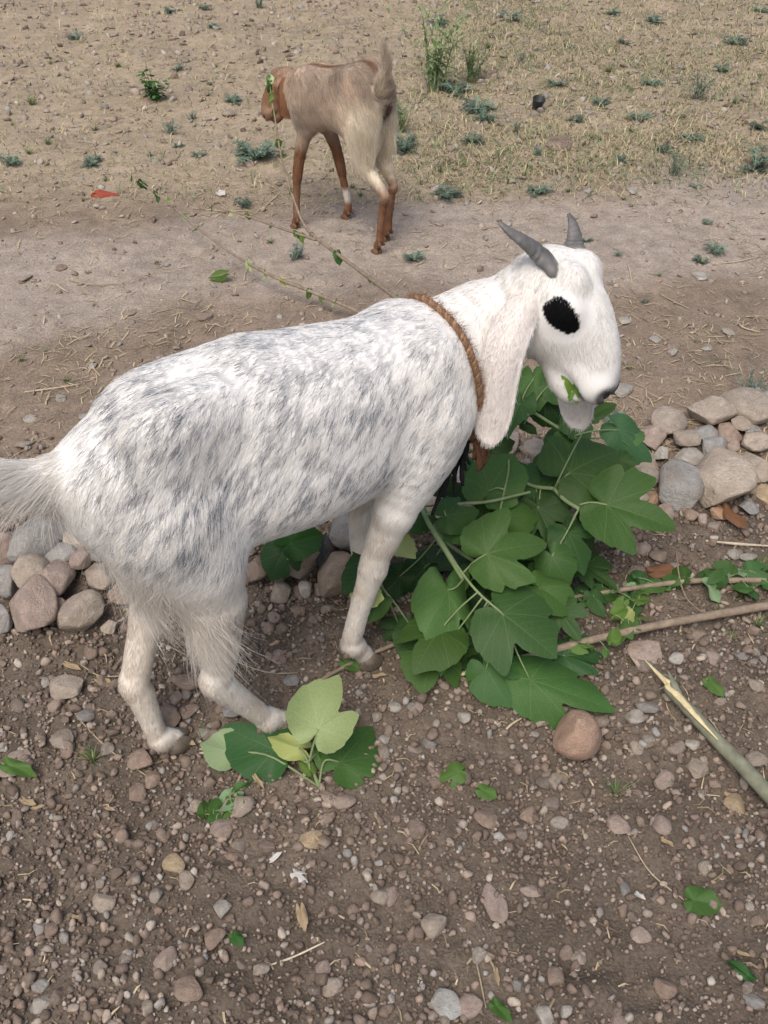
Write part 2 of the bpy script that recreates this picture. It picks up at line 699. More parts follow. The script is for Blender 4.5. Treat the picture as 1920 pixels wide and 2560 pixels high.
def dense(xy, r, scale=4.0, floor=0.25, seed=60):
    q = fbm(np.concatenate([xy * scale, xy[:, :1] * 0], 1), seed, 3)
    return xy[r.random(len(xy)) < floor + (1 - floor) * sstep(0.35, 0.65, q)]


r_ = np.random.default_rng(3)
xy = scatter(37000, 0.48, 1.85, 1.0, r_, 0.22)
xy = xy[soil_zone(xy[:, 0], xy[:, 1]) > 0.4]
xy = dense(xy, r_, 6, 0.45)
stone_mass('soil_crumbs', 'fine brown crumbs and grit strewn through the loose soil', xy, 0.0034 + 0.0062 * r_.random(len(xy)) ** 1.6, 0, 100, 0.78, (0.5, 0.95), 0.12)
xy = scatter(9600, 0.48, 1.95, 1.0, r_, 0.2)
xy = dense(xy, r_, 5, 0.4, 61)
stone_mass('gravel', 'small brown and grey gravel bedded in the loose soil', xy, 0.0078 + 0.012 * r_.random(len(xy)) ** 1.9, 1, 200, 0.5, (0.5, 0.9), 0.14)
xy = scatter(3000, 0.48, 1.8, 1.0, r_, 0.22)
xy = xy[soil_zone(xy[:, 0], xy[:, 1]) > 0.4]
xy = dense(xy, r_, 4, 0.15, 67)
stone_mass('soil_clods', 'crumbly brown clods lying on the loose soil', xy, 0.010 + 0.018 * r_.random(len(xy)) ** 2.2, 1, 250, 1.0, (0.5, 0.9), 0.25)
xy = scatter(12000, 1.75, 8.8, 1.35, r_, 1.0)
far = xy[:, 1]
pathy = np.abs(far - 3.0 - 0.22 * xy[:, 0]) < 0.38
xy = xy[~(pathy & (r_.random(len(xy)) < 0.4))]
stone_mass('field_gravel', 'pale gravel and stone chips strewn over the path and the field', xy, (0.007 + 0.026 * r_.random(len(xy)) ** 2.4) * np.clip(xy[:, 1] / 3.2, 0.7, 1.5), 0, 300, 0.06, (0.15, 0.42), 0.12)

STONE_MESH = []
for i in range(16):
    v, f = stone_shape(2, 900 + i * 7, 9, 0.35 + 0.4 * ((i * 5) % 7) / 7, 0.16)
    STONE_MESH.append(mesh_data('pebble', v, f, M_STONE))
ROCK_MESH = []
for i in range(18):
    v, f = stone_shape(3, 1900 + i * 13, 13, 0.25 + 0.5 * ((i * 3) % 8) / 8, 0.15)
    ROCK_MESH.append(mesh_data('rock', v, f, M_STONE))


def place_stone(name, me, loc, half, rot, col, label, cat, group):
    o = bpy.data.objects.new(name, me)
    o.location = loc
    o.scale = half
    o.rotation_euler = rot
    o.color = (*col, 1)
    link(o)
    return tag(o, label, cat, group)


TAN, BRN, GRY, PNK, PAL, DRK, ORG, YEL = (0.37, 0.31, 0.25), (0.30, 0.225, 0.175), (0.30, 0.285, 0.265), (0.345, 0.27, 0.225), (0.43, 0.395, 0.345), (0.055, 0.058, 0.062), (0.35, 0.225, 0.145), (0.40, 0.31, 0.20)


def rock_px(u, v, w, h, col, kind, tall=0.8, rz=0.0, tilt=0.0, name='rock', label=None, group=None, z=None, idx=None, deep=0.9):
    """a rock whose visible outline is about w x h photo pixels, lying on the ground or on the rocks under it"""
    p = on_ground(u, v + h * 0.5)
    zc = depth_of(p)
    sx = 0.5 * w * zc / FPX * 1.06
    dep = math.radians(39) + math.atan((v - 1280) / FPX)
    hh = h * zc / FPX * 1.04
    sz = max(0.5 * hh * tall, 0.004)
    # what the height alone does not fill is depth
    d2 = max((0.5 * hh) ** 2 - (sz * math.cos(dep)) ** 2, (0.35 * hh) ** 2)
    sy = min(math.sqrt(d2) / math.sin(dep), sx * 1.3)
    c = np.array(p) + np.array([0, sy * 0.9, 0])
    c[2] = (Hs(c[0], c[1]) if z is None else z) + sz * (0.72 if kind == 'rock' else 0.5)
    # slide along the sight line so that it keeps its pixel
    d = ray(u, v)
    t = (c[2] - CAMZ) / d[2]
    q = CC + d * t
    i = (int(u * 7 + v * 3) if idx is None else idx)
    me = (ROCK_MESH if kind == 'rock' else STONE_MESH)
    me = me[i % len(me)]
    k = (1.36 if kind == 'rock' else 1.12) + 0.26 * ((i * 37) % 11) / 11
    return place_stone(name, me, q, (sx, sy, sz), (tilt * 0.6, tilt, rz), tuple(np.array(col) * k), label, 'rock' if kind == 'rock' else 'stone', group)


ROW_L = 'rocks piled in the low row beside the goat tail'
ROW_M = 'rocks of the row showing between the goat legs'
ROW_R = 'rocks piled in the low row beyond the leafy branch'
LL = 'weathered rock in the low piled row under the white goat tail'
LM = 'rock of the low row seen between the white goat hind and front legs'
LR = 'weathered tan rock in the low piled row beyond the leafy branch'
rows = [
    # u, v, w, h, colour, tall, z, label, group
    (77, 1347, 132, 124, GRY, .8, .05, 'large rounded grey rock topping the pile under the white goat tail', None),
    (10, 1385, 62, 118, PNK, .9, .04, LL, ROW_L), (142, 1388, 92, 58, GRY, .7, .05, LL, ROW_L), (77, 1432, 98, 84, TAN, .7, .05, LL, ROW_L),
    (150, 1443, 88, 96, PNK, .85, .03, LL, ROW_L), (20, 1452, 64, 92, GRY, .8, .02, LL, ROW_L), (82, 1522, 116, 138, PNK, .9, None, 'big upright pinkish rock at the foot of the pile under the white goat tail', None),
    (6, 1545, 50, 100, GRY, .9, None, LL, ROW_L), (143, 1520, 48, 76, BRN, .9, None, LL, ROW_L), (207, 1533, 106, 112, TAN, .85, None, LL, ROW_L), (190, 1342, 80, 72, TAN, .8, .05, LL, ROW_L),
    (202, 1402, 60, 60, PNK, .8, .04, LL, ROW_L), (250, 1440, 70, 70, TAN, .8, .02, LL, ROW_L), (275, 1565, 46, 46, TAN, .8, None, LL, ROW_L), (240, 1375, 70, 60, GRY, .8, .05, LL, ROW_L), (300, 1480, 70, 80, BRN, .8, 0, LL, ROW_L), (330, 1410, 80, 70, GRY, .8, .03, LL, ROW_L),
    (763, 1396, 80, 96, PNK, .9, .02, LM, ROW_M), (810, 1378, 62, 84, DRK, .9, .03, 'smooth blackish rock in the row seen between the white goat legs', None), (845, 1442, 104, 118, BRN, .9, None, LM, ROW_M),
    (872, 1325, 96, 138, GRY, .9, .05, 'pale grey rock with a dark patch behind the white goat front leg', None), (718, 1420, 46, 60, GRY, .8, None, LM, ROW_M), (705, 1478, 66, 60, TAN, .8, None, LM, ROW_M), (763, 1474, 34, 62, PAL, .7, None, LM, ROW_M),
    (682, 1352, 56, 40, TAN, .8, .04, LM, ROW_M), (640, 1420, 70, 70, BRN, .8, .02, LM, ROW_M), (930, 1400, 90, 90, TAN, .8, .02, LM, ROW_M), (960, 1290, 90, 80, GRY, .8, .05, LM, ROW_M),
    (1137, 1182, 116, 100, GRY, .8, .02, LR, ROW_R), (1246, 1120, 120, 84, PNK, .7, .02, LR, ROW_R), (1080, 1262, 80, 70, TAN, .8, .02, LR, ROW_R), (1230, 1210, 100, 90, PNK, .8, 0.01, LR, ROW_R), (1330, 1130, 90, 70, TAN, .7, .02, LR, ROW_R), (1360, 1210, 90, 80, GRY, .8, .0, LR, ROW_R),
    (1425, 1262, 56, 78, BRN, .9, None, LR, ROW_R), (1420, 1300, 50, 42, BRN, .8, None, LR, ROW_R), (1462, 1280, 46, 48, GRY, .8, None, LR, ROW_R), (1481, 1340, 48, 52, PNK, .8, None, LR, ROW_R), (1340, 1300, 70, 60, TAN, .8, None, LR, ROW_R),
    (1525, 1064, 48, 38, PAL, .7, .03, LR, ROW_R), (1493, 1068, 38, 34, PAL, .7, .03, LR, ROW_R), (1560, 1080, 70, 50, TAN, .7, .03, LR, ROW_R), (1450, 1130, 80, 66, TAN, .7, .02, LR, ROW_R), (1520, 1200, 80, 70, TAN, .8, .0, LR, ROW_R), (1545, 1120, 80, 60, GRY, .8, .02, LR, ROW_R),
    (1676, 1057, 104, 70, TAN, .7, .06, LR, ROW_R), (1770, 1025, 122, 92, TAN, .75, .06, LR, ROW_R), (1867, 1022, 122, 96, TAN, .7, .06, LR, ROW_R), (1910, 995, 60, 52, PAL, .7, .06, LR, ROW_R),
    (1632, 1088, 76, 66, PNK, .8, .05, LR, ROW_R), (1709, 1098, 80, 52, TAN, .7, .06, LR, ROW_R), (1765, 1081, 74, 48, GRY, .7, .06, LR, ROW_R), (1823, 1084, 66, 48, BRN, .7, .06, LR, ROW_R), (1784, 1117, 80, 56, GRY, .8, .05, LR, ROW_R),
    (1829, 1114, 46, 32, PNK, .8, .05, LR, ROW_R), (1864, 1059, 70, 36, TAN, .7, .07, LR, ROW_R), (1884, 1081, 56, 34, GRY, .7, .06, LR, ROW_R), (1894, 1108, 80, 62, TAN, .8, .05, LR, ROW_R), (1732, 1139, 84, 44, PAL, .7, .05, LR, ROW_R),
    (1698, 1216, 122, 122, GRY, .85, .01, 'big smooth blue-grey rock at the foot of the row beyond the leafy branch', None), (1800, 1207, 166, 150, TAN, .85, .01, 'biggest brown slab rock leaning in the row beyond the leafy branch', None), (1889, 1165, 90, 80, TAN, .8, .03, LR, ROW_R),
    (1820, 1139, 50, 36, PNK, .8, .05, LR, ROW_R), (1842, 1158, 40, 36, YEL, .8, .05, LR, ROW_R), (1900, 1238, 72, 76, YEL, .8, .0, LR, ROW_R), (1613, 1198, 80, 56, TAN, .8, .02, LR, ROW_R), (1604, 1148, 90, 62, TAN, .8, .03, LR, ROW_R), (1654, 1134, 48, 46, PAL, .8, .04, LR, ROW_R),
    (1795, 1285, 64, 40, ORG, .8, None, LR, ROW_R), (1870, 1265, 52, 44, GRY, .8, None, LR, ROW_R), (1727, 1288, 36, 34, BRN, .9, None, LR, ROW_R), (1756, 1296, 32, 28, PNK, .8, None, LR, ROW_R), (1666, 1277, 40, 34, PNK, .8, None, LR, ROW_R), (1629, 1250, 44, 38, ORG, .8, None, LR, ROW_R), (1590, 1250, 60, 50, TAN, .8, None, LR, ROW_R), (1560, 1290, 44, 40, BRN, .8, None, LR, ROW_R),
]
for j, (u, v, w, h, col, tall, z, lab, grp) in enumerate(rows):
    if grp:
        word = {TAN: 'tan', BRN: 'brown', GRY: 'grey', PNK: 'reddish', PAL: 'pale', YEL: 'ochre', ORG: 'orange-brown'}[col]
        size = 'large' if w > 85 else 'middling' if w > 50 else 'small'
        lab = f'{size} {word} ' + lab.replace('weathered tan ', '').replace('weathered ', '')
        grp = f'{size} {word} ' + grp
    rock_px(u, v, w, h, col, 'rock', tall, rz=(j * 1.7) % 0.8 - 0.4, tilt=((j * 2.3) % 0.7) - 0.35, label=lab, group=grp, z=z, idx=j)

COLOUR_WORDS = ((TAN, 'tan'), (BRN, 'dark brown'), (GRY, 'grey'), (PNK, 'reddish-brown'), (PAL, 'pale'), (YEL, 'ochre yellow'))


def stone_label(col, w, v):
    c = np.array(col)
    word = min(COLOUR_WORDS, key=lambda t: np.abs(np.array(t[0]) / sum(t[0]) * 3 - c / c.sum() * 3).sum() + 1.2 * abs(sum(t[0]) - c.sum()))[1]
    size = 'larger' if w > 46 else 'middling' if w > 30 else 'small'
    where = 'on the soil before the rock row' if v > 1330 else 'beside the rock row' if v > 900 else 'on the path and field behind the rock row'
    lab = f'{size} {word} loose stone lying {where}'
    return lab, f'{size} {word} stones {where}'


named = [
    (1440, 1838, 118, 122, (0.33, 0.225, 0.165), .95, 'largest round reddish-brown stone on the soil below the leafy branch'),
    (1612, 1630, 90, 74, PNK, .35, 'flat pinkish stone between the cut branch and the broken stick'),
    (1113, 2508, 68, 96, (0.33, 0.325, 0.30), .5, 'pointed pale grey stone lying among the foreground pebbles'),
    (437, 2163, 46, 60, YEL, .5, 'yellowish ochre stone lying in the foreground soil'),
    (29, 1918, 116, 56, PNK, .3, 'broad flat brown stone with a scrap of green leaf on it'),
    (1238, 2262, 114, 58, PNK, .25, 'long flat stone bedded in the foreground soil'),
    (169, 1718, 72, 70, TAN, .6, 'plump tan stone beside the white goat back leg'),
]
for j, (u, v, w, h, col, tall, lab) in enumerate(named):
    rock_px(u, v, w, h, col, 'rock', tall, rz=0.3 * j, tilt=0.0, name='stone', label=lab, idx=3 * j + 2)['category'] = 'stone'
round_v, round_f = stone_shape(3, 4242, 3, 0.2, 0.10)
bpy.data.objects['stone'].data = mesh_data('stone', round_v, round_f, M_STONE)
px = [(1500, 1806, 40, 50, PNK), (260, 2253, 58, 52, TAN), (341, 1981, 50, 54, BRN), (605, 2013, 54, 70, TAN), (558, 2070, 58, 66, PNK), (486, 2013, 44, 38, TAN), (784, 2097, 68, 48, YEL), (862, 2001, 58, 48, PNK),
      (825, 1995, 48, 34, PNK), (466, 2201, 40, 54, TAN), (532, 2346, 64, 60, BRN), (556, 2273, 48, 44, PAL), (417, 2400, 54, 62, PNK), (469, 2476, 68, 60, BRN), (101, 2510, 58, 46, PAL), (101, 2464, 46, 36, GRY),
      (124, 2328, 36, 52, BRN), (97, 2318, 32, 48, GRY), (367, 2520, 34, 56, TAN), (828, 2464, 54, 58, TAN), (952, 2241, 46, 62, TAN), (885, 2276, 34, 40, BRN), (810, 2418, 42, 40, PNK), (925, 2500, 40, 34, PAL),
      (1084, 2308, 58, 74, TAN), (1174, 2516, 68, 58, PNK), (975, 2238, 46, 62, PNK), (1388, 1955, 40, 46, TAN), (1325, 2042, 46, 44, BRN), (1544, 2065, 50, 52, PNK), (1741, 1923, 56, 50, TAN), (1660, 1950, 48, 54, PNK),
      (1880, 2505, 62, 46, GRY), (1663, 2467, 56, 52, BRN), (1359, 2537, 46, 50, PAL), (1414, 2528, 32, 40, PAL), (1215, 2048, 62, 46, BRN), (1654, 2059, 48, 56, PNK), (1764, 2169, 38, 42, TAN), (1330, 2225, 60, 36, PNK),
      (463, 1701, 88, 50, BRN), (424, 1795, 52, 70, BRN), (468, 1778, 58, 44, BRN), (441, 1749, 34, 52, PNK), (159, 1850, 66, 48, TAN), (350, 1903, 62, 56, BRN), (378, 1947, 44, 48, BRN), (137, 1764, 30, 46, PNK),
      (104, 1711, 34, 38, PAL), (227, 1628, 36, 42, BRN), (574, 1778, 54, 40, GRY), (521, 1833, 62, 26, GRY), (580, 2140, 40, 30, BRN), (700, 1640, 50, 38, PNK), (730, 1700, 44, 30, GRY), (820, 1520, 34, 36, TAN),
      (745, 1525, 38, 30, BRN), (685, 1545, 32, 34, PNK), (800, 1470, 40, 40, TAN), (1550, 2560, 50, 44, PNK), (1450, 2395, 40, 40, TAN), (1600, 2340, 50, 40, PNK), (940, 1790, 30, 32, TAN), (1040, 1770, 34, 30, PNK),
      (985, 1770, 36, 34, PAL), (1160, 1790, 32, 34, PAL), (957, 1880, 34, 36, TAN), (880, 1850, 40, 42, PNK), (960, 1850, 26, 30, PAL), (1345, 1770, 40, 34, GRY), (1590, 1790, 52, 40, PAL), (1620, 1765, 60, 36, GRY),
      (1730, 1860, 34, 32, PAL), (1590, 1870, 34, 36, TAN), (1670, 1740, 36, 26, TAN), (1745, 1920, 60, 52, TAN), (1840, 2010, 58, 46, YEL), (1890, 1900, 50, 40, TAN), (1780, 1640, 44, 44, PNK), (1690, 1645, 36, 32, PAL),
      (1680, 1560, 36, 30, BRN), (1890, 1710, 34, 36, TAN), (1850, 1640, 34, 26, GRY), (1605, 1370, 40, 36, PNK), (1645, 1390, 42, 44, BRN), (1590, 1425, 46, 32, BRN), (1835, 1385, 34, 28, PAL), (1870, 1390, 44, 28, PAL),
      (1553, 972, 50, 46, PAL), (1750, 690, 36, 24, PAL), (1680, 880, 30, 24, PAL), (1640, 850, 34, 20, PAL), (1770, 870, 28, 20, PAL), (1820, 830, 30, 18, PAL), (1560, 800, 40, 22, PAL),
      (62, 695, 30, 20, TAN), (150, 670, 28, 26, BRN), (228, 913, 28, 18, PAL), (150, 995, 30, 20, PAL), (210, 1040, 34, 16, PAL), (60, 1110, 40, 34, TAN), (75, 1045, 34, 22, PAL), (330, 780, 26, 18, PNK), (490, 750, 26, 18, TAN), (510, 790, 38, 24, PNK),
      (1090, 470, 30, 18, PAL), (1580, 475, 34, 20, PAL), (1470, 478, 28, 18, PAL), (1403, 360, 64, 36, BRN), (570, 285, 30, 34, TAN), (480, 535, 22, 20, TAN)]
for j, (u, v, w, h, col) in enumerate(px):
    rock_px(u, v, w, h, col, 'stone', 0.62 if v > 1300 else 0.5, rz=(j * 2.1) % 1.2 - 0.6, tilt=((j * 1.3) % 0.5) - 0.25, name='stone', label=stone_label(col, w, v)[0], group=stone_label(col, w, v)[1], idx=j * 5)
r_ = np.random.default_rng(77)
xy = scatter(182, 0.6, 1.7, 0.95, r_, 0.02)
for j, (x, y) in enumerate(xy):
    s = 0.0085 + 0.011 * r_.random() ** 2
    z = Hs(x, y)
    cc = STONE_COLS[r_.integers(0, 8)] * r_.uniform(.85, 1.15)
    sc = (s, s * r_.uniform(0.65, 1.0), s * r_.uniform(0.45, 0.8))
    place_stone('stone', STONE_MESH[j % 16], (x, y, z + sc[2] * 0.45), sc, (r_.uniform(-.4, .4), r_.uniform(-.4, .4), r_.uniform(0, 6.28)), cc, *[stone_label(cc, s * 2 * FPX / 1.7, 2000)[q] if q != 1 else 'stone' for q in (0, 1)], stone_label(cc, s * 2 * FPX / 1.7, 2000)[1])

# ================================================================== goats: one sculpted body each, grown from distance fields
def smin(a, b, k):
    h = np.maximum(k - np.abs(a - b), 0) / k
    return np.minimum(a, b) - h * h * k * 0.25


class Sculpt:
    def __init__(self):
        self.prims = []                     # (function, lo, hi, k, group)

    def cone(self, p0, r0, p1, r1, k=0.02, group='body', squash=None):
        p0, p1 = np.array(p0, float), np.array(p1, float)
        d = p1 - p0
        L2 = d @ d + 1e-12

        def fn(P):
            q = P - p0
            t = np.clip((q @ d) / L2, 0, 1)
            w = q - t[..., None] * d
            if squash is not None:
                w = w / squash
            return np.sqrt((w * w).sum(-1)) - (r0 + (r1 - r0) * t)
        m = max(r0, r1) * 1.4 + k + 0.02
        self.prims.append((fn, np.minimum(p0, p1) - m, np.maximum(p0, p1) + m, k, group))

    def limb(self, pts, k=0.02, group='leg', n=3, squash=None):
        pts = np.array(pts, float)
        C = catmull(pts, (len(pts) - 1) * n + 1)
        C[:, 3] = np.interp(np.linspace(0, 1, len(C)), np.linspace(0, 1, len(pts)), pts[:, 3])
        A, Bv, ra, rb = C[:-1, :3], C[1:, :3], C[:-1, 3], C[1:, 3]

        def fn(P):
            out = np.full(P.shape[:-1], 9.0)
            for i in range(len(A)):
                d = Bv[i] - A[i]
                q = P - A[i]
                t = np.clip((q @ d) / (d @ d + 1e-12), 0, 1)
                w = q - t[..., None] * d
                out = np.minimum(out, np.sqrt((w * w).sum(-1)) - (ra[i] + (rb[i] - ra[i]) * t))
            return out
        m = C[:, 3].max() * 1.2 + k + 0.02
        self.prims.append((fn, C[:, :3].min(0) - m, C[:, :3].max(0) + m, k, group))

    def ball(self, c, r, k=0.03, group='body', M=None):
        c, r = np.array(c, float), np.array(r, float)

        def fn(P):
            q = P - c
            if M is not None:
                q = q @ M
            return (np.sqrt(((q / r) ** 2).sum(-1)) - 1) * r.min()
        m = r.max() + k + 0.02
        self.prims.append((fn, c - m, c + m, k, group))

    def loft(self, st, k=0.03, group='body', O=(0, 0, 0), M=None, e=2.2, sway=None):
        """stations (x, half width, top, bottom) along x of the frame O, M (columns forward, left, up)"""
        S = catmull(np.array(st, float), 120)
        S = S[np.argsort(S[:, 0])]
        O = np.array(O, float)
        M = np.eye(3) if M is None else np.array(M, float)

        def fn(P):
            q = (P - O) @ M
            x = q[..., 0]
            w = np.interp(x, S[:, 0], S[:, 1])
            top = np.interp(x, S[:, 0], S[:, 2])
            bot = np.interp(x, S[:, 0], S[:, 3])
            h = (top - bot) / 2
            z = q[..., 2] - (top + bot) / 2
            y = q[..., 1]
            if sway is not None:
                y = y - np.interp(x, sway[0], sway[1])
            d = (((np.abs(y) / w) ** e + (np.abs(z) / h) ** e) ** (1 / e) - 1) * np.minimum(w, h)
            ex = np.maximum(S[0, 0] - x, x - S[-1, 0])
            return np.where(ex > 0, np.sqrt(np.maximum(d, 0) ** 2 + ex ** 2), np.maximum(d, ex))
        cs = []
        for s in (S[0], S[len(S) // 4], S[len(S) // 2], S[3 * len(S) // 4], S[-1]):
            for sy in (-1, 1):
                for z in (s[2], s[3]):
                    cs.append(O + M @ np.array([s[0], sy * S[:, 1].max(), z]))
        cs = np.array(cs)
        self.prims.append((fn, cs.min(0) - k - 0.04, cs.max(0) + k + 0.04, k, group))

    def value(self, P):
        D = np.full(P.shape[:-1], 1.0)
        for fn, lo, hi, k, g in self.prims:
            if k > 0:
                D = smin(D, fn(P), k)
            else:
                D = -smin(-D, fn(P), -k)
        return D

    def groups(self, P):
        names = sorted({p[4] for p in self.prims})
        out = np.full((len(names), len(P)), 9.0)
        for fn, lo, hi, k, g in self.prims:
            if k > 0:
                i = names.index(g)
                out[i] = np.minimum(out[i], fn(P))
        return names, out

    def mesh(self, res=0.004, smooth=2):
        lo = np.min([p[1] for p in self.prims if p[3] > 0], 0)
        hi = np.max([p[2] for p in self.prims if p[3] > 0], 0)
        n = np.ceil((hi - lo) / res).astype(int) + 1
        ax = [lo[i] + np.arange(n[i]) * res for i in range(3)]
        D = np.full(n, 1.0, np.float32)
        for fn, a, b, k, g in self.prims:
            i0 = np.clip(np.floor((a - lo) / res).astype(int), 0, n - 1)
            i1 = np.clip(np.ceil((b - lo) / res).astype(int) + 1, 1, n)
            sl = tuple(slice(i0[j], i1[j]) for j in range(3))
            G = np.stack(np.meshgrid(*[ax[j][sl[j]] for j in range(3)], indexing='ij'), -1)
            d = fn(G)
            D[sl] = smin(D[sl], d, k) if k > 0 else -smin(-D[sl], d, -k)
        return surface_nets(D, lo, res, smooth)


def surface_nets(D, lo, res, smooth):
    S = D < 0
    nx, ny, nz = D.shape
    cnt = np.zeros((nx - 1, ny - 1, nz - 1), np.int8)
    for dx in (0, 1):
        for dy in (0, 1):
            for dz in (0, 1):
                cnt += S[dx:nx - 1 + dx, dy:ny - 1 + dy, dz:nz - 1 + dz]
    act = (cnt > 0) & (cnt < 8)
    idx = np.full(act.shape, -1, np.int64)
    cells = np.argwhere(act)
    idx[act] = np.arange(len(cells))
    cor = [np.array(c) for c in np.ndindex(2, 2, 2)]
    val = np.stack([D[tuple((cells + c).T)] for c in cor], 1)
    acc = np.zeros((len(cells), 3))
    num = np.zeros(len(cells))
    for a in range(8):
        for b in range(a + 1, 8):
            if np.abs(cor[a] - cor[b]).sum() != 1:
                continue
            va, vb = val[:, a], val[:, b]
            m = (va < 0) != (vb < 0)
            t = np.where(m, va / np.where(m, va - vb, 1), 0)
            acc += np.where(m[:, None], cor[a] + t[:, None] * (cor[b] - cor[a]), 0)
            num += m
    V = lo + (cells + acc / num[:, None]) * res
    F = []
    for axis in range(3):
        o = [i for i in range(3) if i != axis]
        sh = [slice(None)] * 3
        s0, s1 = list(sh), list(sh)
        s0[axis], s1[axis] = slice(0, -1), slice(1, None)
        ch = S[tuple(s0)] != S[tuple(s1)]
        e = np.argwhere(ch)
        e = e[(e[:, o[0]] > 0) & (e[:, o[1]] > 0) & (e[:, o[0]] < D.shape[o[0]] - 1) & (e[:, o[1]] < D.shape[o[1]] - 1)]
        u = np.zeros(3, int); u[o[0]] = 1
        w = np.zeros(3, int); w[o[1]] = 1
        q = np.stack([idx[tuple((e - u - w).T)], idx[tuple((e - w).T)], idx[tuple(e.T)], idx[tuple((e - u).T)]], 1)
        inside = S[tuple(e.T)]
        flip = inside if axis != 1 else ~inside
        q = np.where(flip[:, None], q, q[:, ::-1])
        F.append(q)
    F = np.vstack(F)
    F = F[(F >= 0).all(1)]
    for _ in range(smooth):
        s = np.zeros_like(V)
        c = np.zeros(len(V))
        for a, b in ((0, 1), (1, 2), (2, 3), (3, 0)):
            np.add.at(s, F[:, a], V[F[:, b]])
            np.add.at(s, F[:, b], V[F[:, a]])
            np.add.at(c, F[:, a], 1)
            np.add.at(c, F[:, b], 1)
        V = V * 0.45 + 0.55 * s / c[:, None]
    return V, F


def surface_points(V, F, n, r, weight=None):
    T = np.vstack([F[:, [0, 1, 2]], F[:, [0, 2, 3]]])
    a, b, c = V[T[:, 0]], V[T[:, 1]], V[T[:, 2]]
    N = np.cross(b - a, c - a)
    ar = np.linalg.norm(N, axis=1)
    wt = ar if weight is None else ar * weight((a + b + c) / 3)
    t = r.choice(len(T), n, p=wt / wt.sum())
    u, v = r.random(n), r.random(n)
    m = u + v > 1
    u[m], v[m] = 1 - u[m], 1 - v[m]
    P = a[t] + u[:, None] * (b - a)[t] + v[:, None] * (c - a)[t]
    # smooth normals
    vn = np.zeros_like(V)
    for i in range(3):
        np.add.at(vn, T[:, i], N)
    vn = unit(vn)
    Nn = unit(vn[T[t, 0]] * (1 - u - v)[:, None] + vn[T[t, 1]] * u[:, None] + vn[T[t, 2]] * v[:, None])
    return P, Nn


def grow(P, N, flow, length, lift, r, rad=0.00028, droop=0.0, k=5, jitter=0.22, wave=0.0, clump=None):
    """hair from points P: lies along flow, raised by lift (0..1)"""
    n = len(P)
    fl = flow + jitter * r.normal(size=(n, 3))
    fl = fl - N * (fl * N).sum(1)[:, None]
    fl = unit(fl)
    lift = (np.asarray(lift) * r.uniform(0.6, 1.4, n))[:, None]
    d = unit(fl * (1 - lift) + N * lift)
    L = (length * r.uniform(0.6, 1.2, n))[:, None]
    out = np.zeros((n, k, 3))
    ph = r.random((n, 1)) * 6.28
    if wave:
        ph = 6.28 * fbm(P * 18, 71, 2)[:, None] * 3
    side = np.cross(fl, N)
    g = np.array([0, 0, -1.0])
    for j in range(k):
        t = j / (k - 1)
        bend = fl * (t * t * 0.35) - N * (lift * t * t * 0.45)
        out[:, j] = P - N * 0.001 + L * (d * t + bend * t + g * (droop if np.isscalar(droop) else droop[:, None]) * t * t) + side * (L * wave * np.sin(ph + t * 7.0) * t)
    if clump is not None:
        cell, amt = clump
        key = np.floor(P / cell + 0.6 * (r.random((1, 3))))
        off = np.stack([hash3(key[:, 0], key[:, 1], key[:, 2], s) - 0.5 for s in (1, 2, 3)], 1)
        off = off - N * (off * N).sum(1)[:, None]
        for j in range(1, k):
            out[:, j] += off * L * amt * (j / (k - 1))
    R = np.linspace(1, 0.25, k)[None, :] * (rad * r.uniform(0.7, 1.25, n))[:, None]
    return out, R


def frame(yaw, pitch, roll=0.0):
    """columns forward, left, up for a heading in degrees"""
    y, p = math.radians(yaw), math.radians(pitch)
    f = np.array([math.cos(p) * math.cos(y), math.cos(p) * math.sin(y), math.sin(p)])
    l = np.array([-math.sin(y), math.cos(y), 0])
    u = np.cross(f, l)
    if roll:
        c, s = math.cos(math.radians(roll)), math.sin(math.radians(roll))
        l, u = c * l + s * u, c * u - s * l
    return np.stack([f, l, u], 1)


def horn_mesh(pts, radii, flat=0.6, seg=14, n=26):
    """a curved ringed horn"""
    n = 44
    rr = np.interp(np.linspace(0, 1, n), np.linspace(0, 1, len(radii)), radii) * (1 + .07 * np.sin(np.linspace(0, 62, n)) * np.linspace(1, .2, n))
    V, F = tube(pts, rr, seg, n, True, 0.05, 3, flat)
    return V, F


